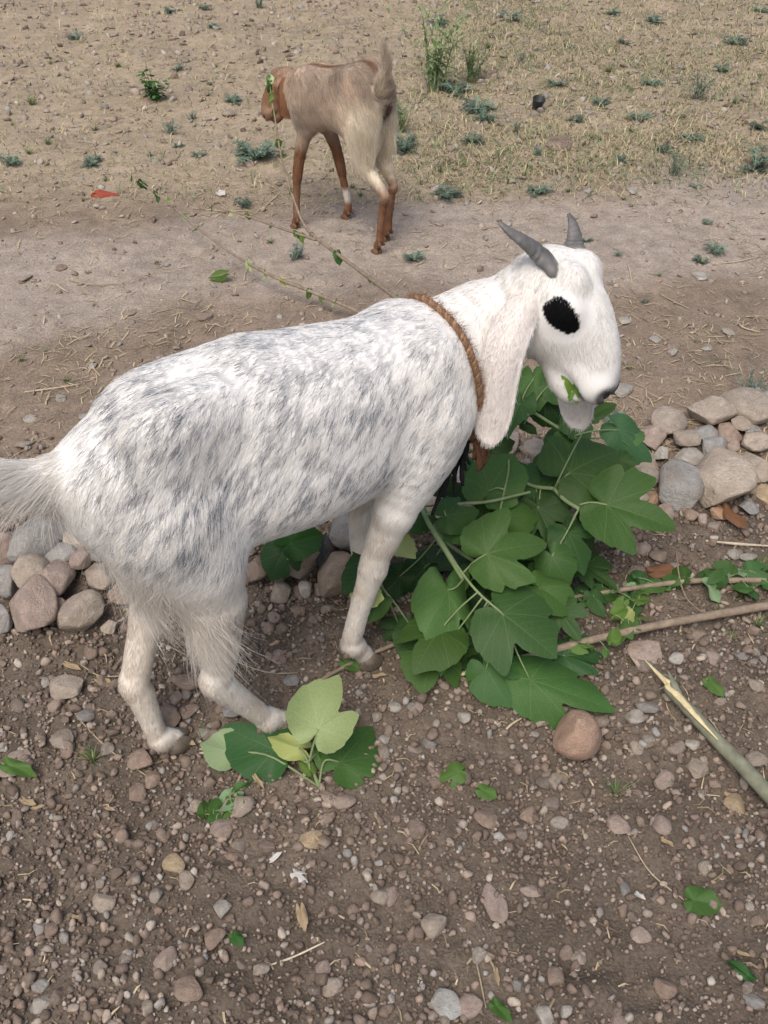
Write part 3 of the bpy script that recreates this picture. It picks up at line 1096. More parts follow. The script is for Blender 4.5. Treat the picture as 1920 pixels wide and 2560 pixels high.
def ear_mesh(root, tip, outward, w, bow=0.02, curl=0.35, thick=0.004, droop=None):
    """long hanging ear: a cupped blade, rounded at the tip"""
    root, tip, outward = np.array(root, float), np.array(tip, float), unit(outward)
    mid = (root + tip) / 2 + outward * bow if droop is None else np.array(droop, float)
    C = catmull([root, mid, tip], 24)
    T = unit(np.gradient(C, axis=0))
    ws = np.interp(np.linspace(0, 1, 24), [0, .10, .30, .6, .82, .94, 1], [.5, .8, .95, 1.0, .95, .78, .3]) * w
    V, nrm = [], []
    m = 11
    for i in range(24):
        o = unit(outward - T[i] * (outward @ T[i]))
        s = np.cross(T[i], o)
        cu = curl * (1.4 - 0.9 * i / 23)
        for j in range(m):
            a = (j / (m - 1) - 0.5) * 2
            V.append(C[i] + s * ws[i] * a - o * (ws[i] * cu * a * a))
            nrm.append(o)
    V = np.array(V)
    nrm = np.array(nrm)
    n = len(V)
    W = np.vstack([V + nrm * thick * 0.5, V - nrm * thick * 0.5])
    F = []
    for i in range(23):
        for j in range(m - 1):
            a, b, c, d = i * m + j, i * m + j + 1, (i + 1) * m + j + 1, (i + 1) * m + j
            F.append((a, b, c, d))
            F.append((n + d, n + c, n + b, n + a))
    rim = [i * m for i in range(24)] + [23 * m + j for j in range(1, m)] + [i * m + m - 1 for i in range(22, -1, -1)] + [j for j in range(m - 2, 0, -1)]
    for a, b in zip(rim, rim[1:] + rim[:1]):
        F.append((b, a, n + a, n + b))
    F = np.array(F)
    cen = W.mean(0)
    # outward facing check on the first outer quad
    q = F[0]
    if np.cross(W[q[1]] - W[q[0]], W[q[2]] - W[q[0]]) @ outward < 0:
        F = F[:, ::-1]
    return W, F


def hoof_mesh(c, fwd, size):
    """two claws side by side with a cleft, each a slanted wedge narrowing to the toe"""
    fwd = unit(np.array([fwd[0], fwd[1], 0]))
    lf = np.array([-fwd[1], fwd[0], 0])
    parts = []
    for s in (-1, 1):
        V, F = ICO[2]
        V = V.copy()
        up = np.clip((V[:, 2] + .7) / 1.7, 0, 1)
        x = V[:, 0] * (1.25 - .45 * up) - .35 * up
        y = V[:, 1] * np.where(V[:, 0] > 0, .50 - .22 * V[:, 0], .50) + s * (.50 - .10 * np.clip(V[:, 0], 0, 1))
        z = np.maximum(V[:, 2], -.7) + .7
        W = c + np.outer(x * size, fwd) + np.outer(y * size, lf) + np.outer(z * size * .85, [0, 0, 1])
        parts.append((W, F))
    return merge(parts)


def add_head(S, O, M, k):
    """a convex-nosed goat head in the frame O, M (columns forward, left, up), scaled by k"""
    def q(x, y, z):
        return O + M @ (np.array([x, y, z], float) * k)
    st = [(-.035, .028, .012, -.040), (-.015, .047, .034, -.068), (0.015, .058, .048, -.092), (0.05, .062, .052, -.110), (0.085, .055, .052, -.112), (.12, .046, .046, -.102), (.155, .038, .036, -.090), (.185, .034, .022, -.082),
          (.210, .031, .006, -.072), (.228, .022, -.008, -.052)]
    S.loft([tuple(np.array(t) * k) for t in st], 0.02 * k, 'head', O, M, 2.3)
    for s in (-1, 1):
        S.ball(q(.052, s * .050, .014), np.array((.026, .016, .020)) * k, .02 * k, 'head', M)      # brow over the eye
        S.ball(q(.045, s * .038, -.075), np.array((.040, .020, .036)) * k, .03 * k, 'head', M)     # cheek
        S.ball(q(.205, s * .020, -.018), np.array((.022, .013, .017)) * k, .012 * k, 'head', M)    # nostril wings
        S.ball(q(.185, s * .026, -.034), np.array((.034, .013, .017)) * k, .015 * k, 'head', M)    # upper lip
        S.ball(q(.020, s * .030, .038), np.array((.022, .018, .018)) * k, .02 * k, 'head', M)      # horn boss
    S.ball(q(.178, 0, -.082), np.array((.044, .032, .023)) * k, .020 * k, 'head', M)               # chin
    for s in (-1, 1):                                                                              # mouth slit, nostrils
        S.cone(q(.156, s * .044, -.054), .0065 * k, q(.236, s * .012, -.052), .0065 * k, -0.005 * k, 'cut')
        S.cone(q(.230, s * .011, -.022), .007 * k, q(.218, s * .030, -.008), .006 * k, -0.005 * k, 'cut')


# ------------------------------------------------------------------ the white goat
WG_YAW = 31.0
wg = empty('goat', (-0.41, 1.09, 0.0), math.radians(WG_YAW))
tag(wg, 'big white goat with grey flecked coat, long ears and short horns eating a leafy branch', 'goat')


def w2l(p):                                  # place -> white goat frame
    q = np.asarray(p, float) - np.array([-0.41, 1.09, 0])
    c, s = math.cos(math.radians(WG_YAW)), math.sin(math.radians(WG_YAW))
    return np.stack([q[..., 0] * c + q[..., 1] * s, -q[..., 0] * s + q[..., 1] * c, q[..., 2]], -1)


def l2w(p):
    p = np.asarray(p, float)
    c, s = math.cos(math.radians(WG_YAW)), math.sin(math.radians(WG_YAW))
    return np.stack([p[..., 0] * c - p[..., 1] * s - 0.41, p[..., 0] * s + p[..., 1] * c + 1.09, p[..., 2]], -1)


HEAD_O = w2l(at_y(1386, 674, 1.42))          # crown of the head between the horns
HM = frame(-30 - WG_YAW, -53, -1)


def hp(x, y, z):
    return HEAD_O + HM @ (np.array([x, y, z], float) * .96)


def foot_on(fx, fy, fz, dx=.036):
    """fetlock and the hoof it stands on, the hoof set on the ground under it"""
    w = l2w(np.array([fx + dx, fy, 0]))
    return (fx, fy, fz), (fx + dx, fy, Hs(w[0], w[1]) - .003), .0225


FEET = [foot_on(.198, -.070, .016, .030), foot_on(.026, .002, -.004, .026), foot_on(.396, -.026, .058, .030), foot_on(.467, .066, .055, .028)]


def build_white():
    S = Sculpt()
    S.loft([(-0.008, .020, .584, .535), (0.035, .034, .590, .47), (0.085, .046, .626, .44), (0.135, .062, .664, .425), (0.190, .088, .698, .418), (0.25, .112, .712, .416), (0.32, .120, .700, .416), (0.40, .116, .690, .412),
            (0.47, .102, .684, .412), (0.53, .088, .676, .416), (0.575, .076, .660, .428), (0.61, .058, .635, .460), (0.632, .03, .60, .51)], 0.03, 'body')
    # bulges: hip bone, haunch, shoulder, ribs
    S.ball((0.140, -.060, .658), (.045, .024, .030), .035)
    S.ball((0.150, .040, .655), (.045, .022, .030), .04)
    S.ball((0.082, -.068, .50), (.086, .042, .135), .08, 'haunch')
    S.ball((0.086, .040, .47), (.070, .030, .12), .08, 'haunch')
    S.ball((0.525, -.070, .535), (.056, .034, .120), .045, 'shoulder')
    S.ball((0.530, .070, .535), (.056, .034, .120), .045, 'shoulder')
    S.ball((0.31, 0, .49), (.14, .112, .078), .05)
    for s in (-1, 1):
        S.ball((0.062, s * .030, .555), (.062, .034, .055), .06)
    # neck
    S.limb([(0.525, 0, .570, .100), (0.590, .002, .590, .086), (0.650, .0, .622, .073), (0.705, -.008, .638, .064), tuple(hp(0.015, 0, -.040)) + (.053,)], 0.035, 'neck', 4)
    add_head(S, HEAD_O, HM, .96)
    # legs
    S.limb([(.090, -.064, .50, .074), (.120, -.074, .425, .062), (.132, -.078, .345, .043)], .03, 'haunch', 4)
    S.limb([(.132, -.078, .345, .046), (.132, -.075, .265, .0345), (.126, -.071, .195, .0255), (.116, -.070, .165, .0258), (.128, -.070, .140, .0245), (.160, -.070, .085, .0195), (.188, -.070, .034, .0180), (.198, -.070, .016, .0205)], .012, 'leg', 3)
    S.limb([(.088, .042, .48, .056), (.100, .048, .385, .046), (.076, .046, .30, .031)], .03, 'haunch', 4)
    S.limb([(.076, .046, .30, .034), (.042, .038, .215, .0255), (.018, .032, .150, .0240), (.008, .028, .125, .0255), (.013, .024, .100, .0240), (.018, .012, .045, .0190), (.022, .005, .008, .0180), (.026, 0.002, -.004, .0205)], .012, 'leg', 3)
    S.limb([(.525, -.070, .535, .056), (.490, -.076, .455, .043), (.458, -.068, .375, .032)], .03, 'shoulder', 4)
    S.limb([(.458, -.068, .375, .032), (.434, -.053, .285, .0240), (.428, -.048, .250, .0250), (.420, -.044, .215, .0205), (.406, -.036, .150, .0175), (.394, -.028, .078, .0180), (.396, -.026, .058, .0205)], .012, 'leg', 3)
    S.limb([(.530, .070, .535, .050), (.505, .076, .44, .038), (.485, .075, .36, .028), (.470, .070, .265, .022), (.468, .068, .15, .0150), (.465, .066, .072, .0175)], .012, 'leg', 3)
    for (fx, fy, fz), (hx, hy, hz), s in FEET:
        S.limb([(fx, fy, fz, .0195), ((fx * .55 + hx * .45), (fy + hy) / 2, fz * .5 + (hz + .03) * .5, .0165), (hx - .004, hy, hz + .024, .0170)], .010, 'leg', 3)
    # tail core, carried back and up
    S.limb([(0.005, 0, .572, .026), (-.045, .0, .590, .021), (-.10, .0, .618, .017), (-.16, .0, .650, .012), (-.21, .0, .676, .006)], .03, 'tail', 2)
    return S


WS = build_white()
WV, WF = WS.mesh(0.0038, 2)


def relax(V, F, w, iters):
    for _ in range(iters):
        s = np.zeros_like(V)
        c = np.zeros(len(V))
        for a, b in ((0, 1), (1, 2), (2, 3), (3, 0)):
            np.add.at(s, F[:, a], V[F[:, b]])
            np.add.at(s, F[:, b], V[F[:, a]])
            np.add.at(c, F[:, a], 1)
            np.add.at(c, F[:, b], 1)
        V = V + w[:, None] * (s / c[:, None] - V)
    return V


# the rump runs smoothly into haunch and tail
WV = relax(WV, WF, .9 * sstep(.22, .12, WV[:, 0]) * sstep(-.03, .01, WV[:, 0]) * sstep(.42, .52, WV[:, 2]), 40)

WHT, CRM, GRH = np.array([0.87, 0.855, 0.825]), np.array([0.72, 0.62, 0.49]), np.array([0.17, 0.18, 0.205])


def white_regions(P):
    names, D = WS.groups(P)
    w = np.exp(-np.clip(D, -0.05, 1) / 0.012)
    w /= w.sum(0)
    return {n: w[i] for i, n in enumerate(names)}


def white_coat(P, N, per_hair, r):
    """colour of the coat at P: white, flecked grey over back and flanks, creamy at haunch, hem and legs"""
    g = white_regions(P)
    x, y, z = P.T
    q = np.stack([x * 34 + z * 20, y * 24, z * 22 - x * 14], 1)
    big = fbm(q, 301, 3)
    fine = fbm(np.stack([(x * .8 - z * .6) * 170, y * 120, (x * .6 + z * .8) * 46], 1), 302, 3)
    up = sstep(.40, .53, z + 0.05 * (big - .5))
    body = (g['body'] + g['haunch'] * 0.9 + g['shoulder'] * 0.8 + .8 * g['tail'] * sstep(.0, .03, x))
    edge = sstep(-0.05, 0.06, x) * (1 - 0.35 * sstep(.48, .60, x))
    m = body * up * edge + 0.22 * g['neck']
    patch = sstep(.34, .68, big)
    dark = m * (0.20 + 0.20 * patch) * (0.04 + 1.75 * sstep(.40, .60, fine))
    leggrey = g['leg'] * 0.05 + g['haunch'] * 0.06
    dark = dark + leggrey * sstep(.55, .7, fine) * 2 + g['neck'] * .08 * sstep(.5, .7, fine)
    cream = np.clip(0.55 * (1 - sstep(.30, .47, z)) * (g['haunch'] + g['leg'] * .6 + g['body']) + g['tail'] * sstep(-.03, -.20, x) * .6 + 0.16 * g['neck'] + .25 * sstep(.08, .0, x) * sstep(.56, .42, z), 0, 1)
    cream = np.clip(cream + .12 * g['leg'], 0, 1) * (0.6 + 0.6 * fbm(P * 12, 305, 2))
    c = WHT * (1 - cream)[:, None] + CRM * cream[:, None]
    if per_hair:
        isd = (r.random(len(P)) < dark)
        grey = GRH * r.uniform(0.6, 2.0, len(P))[:, None]
        c = np.where(isd[:, None], grey, c * (r.uniform(0.84, 1.07, len(P)) - .10 * g['leg'] * r.random(len(P)))[:, None])
    else:
        c = c * (1 - dark * 0.75)[:, None] + GRH * (dark * 0.75)[:, None]
    dirt = (g['leg'] * sstep(.16, .0, z) * sstep(.42, .66, fbm(P * 38, 352, 3)) * .3 + g['leg'] * sstep(.60, .70, fbm(P * 24, 353, 2)) * .3)[:, None]
    c = c * (1 - dirt) + np.array([0.42, 0.31, 0.21]) * dirt
    # head markings in the head's own frame: black patch round the eye, grey muzzle, pinkish throat
    h = (P - HEAD_O) @ HM / .96
    hw = g['head'] > 0.5
    ex, ey = (h[:, 2] - .006) / .86, (h[:, 0] - .060) / 1.22
    a = np.degrees(np.arctan2(ey, ex))
    rad = np.hypot(ex, ey)
    edge_r = 0.000285 * np.interp(a, [-180, -140, -100, -61, -15, 36, 90, 125, 155, 180], [98, 112, 88, 106, 102, 98, 104, 98, 92, 98])
    edge_r = edge_r * (1 + .06 * (fbm(P * 180, 377, 2) - .5))
    eye = hw & (h[:, 1] < -0.01) & (rad < edge_r)
    c[eye] = (0.006, 0.006, 0.007)
    nd = np.sqrt(((h[:, 0] - .228) * .8) ** 2 + ((np.abs(h[:, 1]) - .020) * .75) ** 2 + (h[:, 2] + .014) ** 2)
    mz = np.clip(sstep(.026, .012, nd) + .35 * sstep(.195, .225, h[:, 0] + .2 * (h[:, 2] + .03)), 0, 1) * hw
    lip = hw * sstep(.17, .2, h[:, 0]) * sstep(.012, .002, np.abs(h[:, 2] + .053)) * .75
    mz = np.clip(mz + lip, 0, .95)[:, None]
    c = c * (1 - mz) + np.array([0.06, 0.056, 0.056]) * mz
    th = (hw * sstep(-.085, -.10, h[:, 2]) * sstep(.10, .0, h[:, 0]) * .5)[:, None]
    c = c * (1 - th) + np.array([0.62, 0.42, 0.32]) * th
    # dark bare skin under the tail
    an = (sstep(.022, .010, np.hypot(P[:, 1], (P[:, 2] - .528) * 0.6)) * (P[:, 0] < .02))[:, None]
    c = c * (1 - an) + np.array([0.06, 0.028, 0.022]) * an
    return c


body = mk('body', WV, WF, M_SKIN, wg, col=white_coat(WV, None, False, rng))


def white_flow(P, N, g):
    n = len(P)
    x, y, z = P.T
    f = np.zeros((n, 3))
    side = np.clip(1 - np.abs(N[:, 2]) * 1.1, 0, 1)
    swirl = fbm(P * 9, 330, 2) - 0.5
    f += (g['body'] + g['shoulder'])[:, None] * np.stack([-0.75 + swirl * .5, N[:, 1] * 0.1, -0.30 - 0.75 * side], 1)
    f += g['haunch'][:, None] * np.stack([-0.55 + swirl * .6, np.zeros(n), -0.8 + x * 0], 1)
    f += g['neck'][:, None] * np.stack([-0.5 + x * 0, np.zeros(n), -0.75 + swirl * .3], 1)
    f += g['head'][:, None] * (HM @ np.array([0.55, 0, -.45]))[None, :]
    f += g['head'][:, None] * swirl[:, None] * (HM @ np.array([0, 1.5, .8]))[None, :]
    f += g['leg'][:, None] * np.stack([np.full(n, -0.18), np.zeros(n), np.full(n, -1.0)], 1)
    f += g['tail'][:, None] * np.stack([np.full(n, -1.0), N[:, 1] * .3, (0.25 - 0.45 * (N[:, 2] < 0)) * sstep(.0, -.04, x)], 1)
    return unit(f)


def white_fur():
    r = np.random.default_rng(5)

    def wt(C):
        g = white_regions(C)
        far = np.where(C[:, 1] > .05, 0.55, 1.0)
        return far * (1 + 0.3 * g['head'] + .3 * g['leg'])
    P, N = surface_points(WV, WF, 300000, r, wt)
    g = white_regions(P)
    x, y, z = P.T
    h = (P - HEAD_O) @ HM / .96
    L = 0.0120 * (g['body'] + g['shoulder']) + .0145 * g['haunch'] + .012 * g['neck'] + .0105 * g['head'] + .0115 * g['leg'] + (.012 + .018 * sstep(.01, -.05, x)) * g['tail']
    L = np.where((g['leg'] > .5) & (z < .30), .0090, L)
    muzzle = (g['head'] > .5) & (h[:, 0] > .17)
    L = np.where(muzzle, .0055, L)
    near_eye = (g['head'] > .5) & (np.hypot(h[:, 2] - .006, h[:, 0] - .060) < .042)
    L = np.where(near_eye, .0060, L)
    slit = (g['head'] > .5) & (h[:, 0] > .148) & (np.abs(h[:, 2] + .053) < .010)
    keep = ~slit & ~((g['head'] > .5) & (h[:, 0] > .214) & (h[:, 2] > -.04))
    lift = 0.16 + 0.04 * g['haunch'] + .02 * g['head'] + 0.04 * g['leg']
    fl = white_flow(P, N, g)
    c = white_coat(P, N, True, r)
    hp_, R = grow(P[keep], N[keep], fl[keep], L[keep], lift[keep], r, 0.00026, 0.06, 4, 0.22, 0, (0.010, 0.16))
    mkhair('coat', hp_, R, c[keep], M_HAIR, body)
    # long feathers behind the thighs, hem of the haunch, tail plume, back ridge
    P, N = surface_points(WV, WF, 60000, r)
    g = white_regions(P)
    x, y, z = P.T
    back = sstep(.085, .01, x) * sstep(.52, .42, z) * sstep(.45, .8, g['haunch'] + g['leg']) + .9 * sstep(.42, .34, z + .04 * fbm(P * 25, 444, 2)) * sstep(.15, .09, x)
    hem = ((g['haunch'] + g['leg']) > .5) & (z > .27) & (z < .56) & (x < .15 - .12 * (y > 0)) & (N[:, 0] < .45) & (r.random(len(P)) < back)
    Pf, Nf = P[hem], N[hem]
    n = len(Pf)
    fl = np.stack([np.full(n, -0.28) + .5 * (Pf[:, 0] > .06), np.zeros(n), np.full(n, -1.0)], 1)
    fl[:, 0] += 0.30 * sstep(.42, .36, Pf[:, 2]) + .5 * (fbm(Pf * 30, 447, 2) - .5)
    Ln = (.056 * sstep(.52, .37, Pf[:, 2]) + .014) * (.6 + .8 * fbm(Pf * 40, 446, 2))
    Ln += .028 * sstep(.06, .0, Pf[:, 0]) * sstep(.53, .45, Pf[:, 2])
    Ln *= np.where(Pf[:, 1] > 0, .8, 1.0)
    a, R = grow(Pf, Nf, unit(fl), Ln, .10 + .20 * sstep(.50, .38, Pf[:, 2]), r, 0.00028, 0.22, 7, .28, .05, (.014, .5))
    cc = (WHT * .62 + CRM * .38) * r.uniform(.9, 1.14, n)[:, None]
    own = (sstep(.40, .47, Pf[:, 2]) * sstep(.0, .05, Pf[:, 0]))[:, None]
    cc = cc * (1 - own) + white_coat(Pf, Nf, True, r) * own
    mkhair('thigh_feathers', a, R, cc, M_HAIR, body)
    tl = (g['tail'] > .55) & (x < -.012)
    Pt, Nt = np.repeat(P[tl], 3, 0), np.repeat(N[tl], 3, 0)
    n = len(Pt)
    fl = np.stack([np.full(n, -.9), Nt[:, 1] * .5, np.where(Nt[:, 2] < 0.2, -.40, .12)], 1)
    Ln = np.where(Nt[:, 2] < .2, .040, .026) * sstep(.03, -.07, Pt[:, 0]) + .025
    a, R = grow(Pt, Nt, unit(fl), Ln, np.full(n, .26), r, 0.00028, 0.08, 7, .16, .04, (.016, .3))
    cc = (WHT * .85 + CRM * .15) * r.uniform(.9, 1.12, n)[:, None]
    mkhair('tail_plume', a, R, cc, M_HAIR, body)


white_fur()


def ear_fur(W, F, mat_col, parent, n, L, flow, r, grey=0.03):
    P, N = surface_points(W, F, n, r)
    c = mat_col * (r.uniform(.78, 1.08, n) * (.86 + .28 * fbm(P * 45, 411, 3)))[:, None]
    d = r.random(n) < grey * 2 * sstep(.5, .7, fbm(P * 60, 410, 2))
    c[d] = GRH * 1.3
    a, R = grow(P, N, np.repeat(unit(flow)[None], n, 0), np.full(n, L), np.full(n, .28), r, 0.00028, 0.0, 3, .2)
    mkhair('ear_hair', a, R, c, M_HAIR, parent)


# ears: near one hangs beside the jaw, far one shows under the chin
E1r, E1t = hp(0.002, -.050, -.014), w2l(at_y(1222, 1108, 1.30))
ew = HM @ np.array([0.1, -1, .1])
toward = unit(w2l(CC) - E1r)
W1, F1 = ear_mesh(E1r, E1t, unit(ew * .25 + toward * .85), .032, .02, .55, .005, droop=w2l(at_y(1258, 880, 1.315)))
ear = mk('ear', W1, F1, M_SKIN, wg, col=np.array([0.80, 0.74, 0.69]))
r_ = np.random.default_rng(8)
ear_fur(W1, F1, np.array([.86, .83, .80]), ear, 16000, .0075, E1t - E1r, r_, .03)
E2r, E2t = hp(0.004, .047, -.012), w2l(at_y(1446, 1070, 1.45))
W2, F2 = ear_mesh(E2r, E2t, unit(HM @ np.array([.1, 1, .1])), .036, .02, .34, .005)
ear2 = mk('ear', W2, F2, M_SKIN, wg, col=np.array([0.82, 0.77, 0.73]))
ear_fur(W2, F2, np.array([.86, .83, .80]), ear2, 8000, .0075, E2t - E2r, r_, .03)
# horns
mk('horn', *horn_mesh([hp(.026, -.026, .026), w2l(at_y(1352, 640, 1.398)), w2l(at_y(1315, 608, 1.392)), w2l(at_y(1278, 582, 1.390)), w2l(at_y(1248, 556, 1.396))], [.022, .0190, .0140, .0095, .004], .6), M_HORN, wg)
mk('horn', *horn_mesh([hp(.026, .024, .026), w2l(at_y(1436, 620, 1.445)), w2l(at_y(1436, 590, 1.452)), w2l(at_y(1432, 560, 1.458)), w2l(at_y(1421, 533, 1.464))], [.021, .0175, .0125, .0080, .0025], .6), M_HORN, wg)
# eye, nose pad
for s in (-1, 1):
    V, F = ICO[2]
    mk('eye', hp(.058, s * .047, .006) + (V * .011) @ HM.T, F, M_EYE, wg)
V, F = ICO[3]
nz = V * np.array([.0075, .014, .010])
mk('nose', hp(.2245, 0, -.028) + nz @ HM.T, F, M_NOSE, wg)
# hooves
for (fx, fy, fz), (hx, hy, hz), sz in FEET:
    mk('hoof', *hoof_mesh(np.array([hx + .006, hy, hz]), (1, 0), sz * 1.08), M_HOOF, wg)
    for s in (-1, 1):
        V, F = ICO[1]
        mk('dewclaw', np.array([fx - .019, fy + s * .010, fz - .010]) + V * np.array([.007, .006, .009]), F, M_HOOF, wg)

# ------------------------------------------------------------------ rope collar
def ring_on(S, c, nrm, up, n, grow_by=0.006):
    """closed loop lying on the sculpted surface, in the plane through c with normal nrm"""
    nrm = unit(nrm)
    a = unit(up - nrm * (up @ nrm))
    b = np.cross(nrm, a)
    th = np.linspace(0, 2 * math.pi, n, endpoint=False)
    D = np.cos(th)[:, None] * a + np.sin(th)[:, None] * b
    lo, hi = np.zeros(n), np.full(n, .25)
    for _ in range(22):
        m = (lo + hi) / 2
        v = S.value(c + D * m[:, None])
        lo, hi = np.where(v < 0, m, lo), np.where(v < 0, hi, m)
    return c + D * (hi + grow_by)[:, None]


top_l, bot_l = np.array([.568, 0, .68]), np.array([.610, -.02, .455])
cen = np.array([.590, 0, .575])
loop = ring_on(WS, cen, np.cross(bot_l - top_l, [0, 1.0, 0]), np.array([-.15, 0, 1.0]), 64, .004)
collar = empty('rope_collar', tuple(l2w(cen)), math.radians(WG_YAW))
tag(collar, 'frayed brown rope collar tied round the white goat neck', 'collar')


def twisted(loop, rad, strands, turns, closed=True):
    n = len(loop) * 6
    Lp = np.vstack([loop, loop[:1]]) if closed else loop
    C = catmull(Lp, n)
    T = unit(np.gradient(C, axis=0))
    A = unit(np.cross(T, np.array([.1, .2, .97])))
    B = np.cross(T, A)
    out = []
    for s in range(strands):
        ph = 2 * math.pi * (s / strands + turns * np.linspace(0, 1, n))
        out.append(C + rad * (np.cos(ph)[:, None] * A + np.sin(ph)[:, None] * B))
    return out


rope_cols = [np.array([.27, .165, .10]), np.array([.34, .22, .135]), np.array([.20, .115, .07])]
for s, path in enumerate(twisted(loop - cen, .0028, 3, 34)):
    V, F = tube(path, [.0033], 7, len(path), False)
    o = mk('rope_strand', V, F, M_ROPE, collar, col=rope_cols[s])
r_ = np.random.default_rng(15)
P0 = (loop - cen)[r_.integers(0, 64, 4000)] + r_.normal(size=(4000, 3)) * .004
N0 = unit(P0 - np.array([0, 0, 0]))
a, R = grow(P0, N0, unit(r_.normal(size=(4000, 3))), np.full(4000, .009), np.full(4000, .45), r_, .0003, 0, 3)
mkhair('rope_fuzz', a, R, np.array([.33, .21, .13]) * r_.uniform(.6, 1.3, 4000)[:, None], M_HAIR, collar)
# knot, brown rag ends, black cord ends under the chest
lw = l2w(loop) - CC
pxl = np.stack([960 + FPX * (lw @ CR) / (lw @ CF), 1280 - FPX * (lw @ CU) / (lw @ CF)], 1)
near = np.hypot(pxl[:, 0] - 1166, pxl[:, 1] - 1050) + 400 * (loop[:, 1] > 0.01)
kn = loop[np.argmin(near)] - cen + np.array([.004, -.010, -.004])
V, F = ICO[3]
kv = V * np.array([.017, .014, .02]) * (1 + .35 * (fbm(V * 2.2, 501, 3) - .5))[:, None]
mk('knot', kn + kv, F, M_CLOTH, collar)
for i, (dx, dy, dz, w) in enumerate(((.020, -.010, -.062, .011), (.008, -.014, -.070, .010), (.030, -.006, -.055, .009), (.000, -.008, -.05, .008))):
    V, F = tube([kn, kn + np.array([dx * .5, dy * .5 - .006, dz * .4]), kn + np.array([dx, dy, dz])], [.006, w, w * .8], 9, 12, True, .3, 20 + i, .4)
    mk('rag_end', V, F, M_CLOTH, collar)
for i in range(7):
    e = kn + np.array([-.016 - .008 * i * (i % 2 == 0) - .004 * i, -.016 + .004 * (i % 3), -.05 - .013 * i])
    V, F = tube([kn + np.array([-.008, 0, 0]), (kn + e) / 2 + np.array([-.012, .004 * (i % 3), -.008]), e], [.005, .0042, .003], 6, 14, True, .5, 40 + i)
    mk('cord_end', V, F, M_BLACK, collar)

# ------------------------------------------------------------------ the small brown goat
BG_YAW = 137.0
BG_O = np.array([-0.012, 3.0, Hs(-0.012, 3.0)])
bg_ = empty('goat', tuple(BG_O), math.radians(BG_YAW))
tag(bg_, 'small tan and brown goat with raised tail browsing twigs on the path', 'goat')


def b2l(p):
    q = np.asarray(p, float) - BG_O
    c, s = math.cos(math.radians(BG_YAW)), math.sin(math.radians(BG_YAW))
    return np.stack([q[..., 0] * c + q[..., 1] * s, -q[..., 0] * s + q[..., 1] * c, q[..., 2]], -1)


BH_O = b2l(at_y(714, 188, 3.27))
BHM = frame(195 - BG_YAW, -52)


def bhp(x, y, z):
    return BH_O + BHM @ (np.array([x, y, z], float) * .62)


fhl, fhr, ffl, ffr = b2l(on_ground(945, 634)), b2l(on_ground(966, 602)), b2l(on_ground(742, 570)), b2l(on_ground(868, 546))


def build_brown():
    S = Sculpt()
    S.loft([(-0.022, .018, .492, .45), (0.0, .034, .506, .40), (0.05, .048, .538, .362), (0.10, .058, .538, .350), (0.17, .068, .522, .340), (0.24, .068, .506, .332), (0.30, .056, .490, .334), (0.345, .038, .462, .352)], .03, 'body')
    S.ball((0.055, .040, .504), (.032, .018, .028), .03)
    S.ball((0.055, -.040, .504), (.032, .018, .028), .03)
    S.ball((0.040, .036, .385), (.058, .024, .105), .05, 'haunch')
    S.ball((0.040, -.036, .385), (.058, .024, .105), .05, 'haunch')
    S.ball((0.285, .042, .395), (.036, .020, .080), .05, 'shoulder')
    S.ball((0.285, -.042, .395), (.036, .020, .080), .05, 'shoulder')
    S.limb([(.28, 0, .42, .056), (.335, .012, .420, .040), tuple(bhp(-.01, 0, -.03) * .5 + np.array([.335, .012, .42]) * .5) + (.036,), tuple(bhp(0.01, 0, -.035)) + (.034,)], .03, 'neck', 4)
    add_head(S, BH_O, BHM, .62)
    for f, s in ((fhl, 1), (fhr, -1)):
        hk = np.array([f[0] - .030, f[1], .185])
        S.limb([(.046, s * .032, .39, .036), (.052, s * .034, .32, .031), (.018, s * .017 + hk[1] * .5, .252, .020)], .02, 'haunch', 3)
        S.limb([(.018, s * .017 + hk[1] * .5, .252, .020), (hk[0] + .004, hk[1], hk[2] + .014, .0140), (hk[0] + .001, hk[1], hk[2], .0148), (hk[0] + .008, hk[1], hk[2] - .018, .0122),
                (f[0] - .010, f[1], .075, .0102), (f[0] - .008, f[1], .048, .0122), (f[0] + .004, f[1], .024, .0104)], .008, 'leg', 3)
    for f, s in ((ffl, 1), (ffr, -1)):
        S.limb([(.285, s * .040, .40, .034), (.275, s * .044, .33, .023)], .02, 'shoulder', 3)
        S.limb([(.275, s * .044, .33, .023), (.275 * .5 + f[0] * .5, s * .022 + f[1] * .5, .245, .0170), (.25 * .275 + f[0] * .75, s * .011 + f[1] * .75, .175, .0150), (.2 * .275 + f[0] * .8, s * .010 + f[1] * .8, .150, .0122), (f[0] - .004, f[1], .075, .0102), (f[0] - .005, f[1], .046, .0122), (f[0] + .006, f[1], .024, .0104)], .008, 'leg', 3)
    tb, tt = np.array([-.022, 0, .484]), b2l(at_y(958, 124, 2.93))
    S.limb([tuple(tb) + (.016,), tuple(b2l(at_y(950, 226, 2.95))) + (.013,), tuple(b2l(at_y(964, 178, 2.94))) + (.009,), tuple(tt) + (.004,)], .02, 'tail', 3)
    return S


BS = build_brown()
BV, BF = BS.mesh(0.0042, 2)
TANC, BRC, CRC = np.array([.57, .46, .365]), np.array([.26, .130, .070]), np.array([.90, .82, .67])


def brown_regions(P):
    names, D = BS.groups(P)
    w = np.exp(-np.clip(D, -0.05, 1) / 0.010)
    w /= w.sum(0)
    return {n: w[i] for i, n in enumerate(names)}


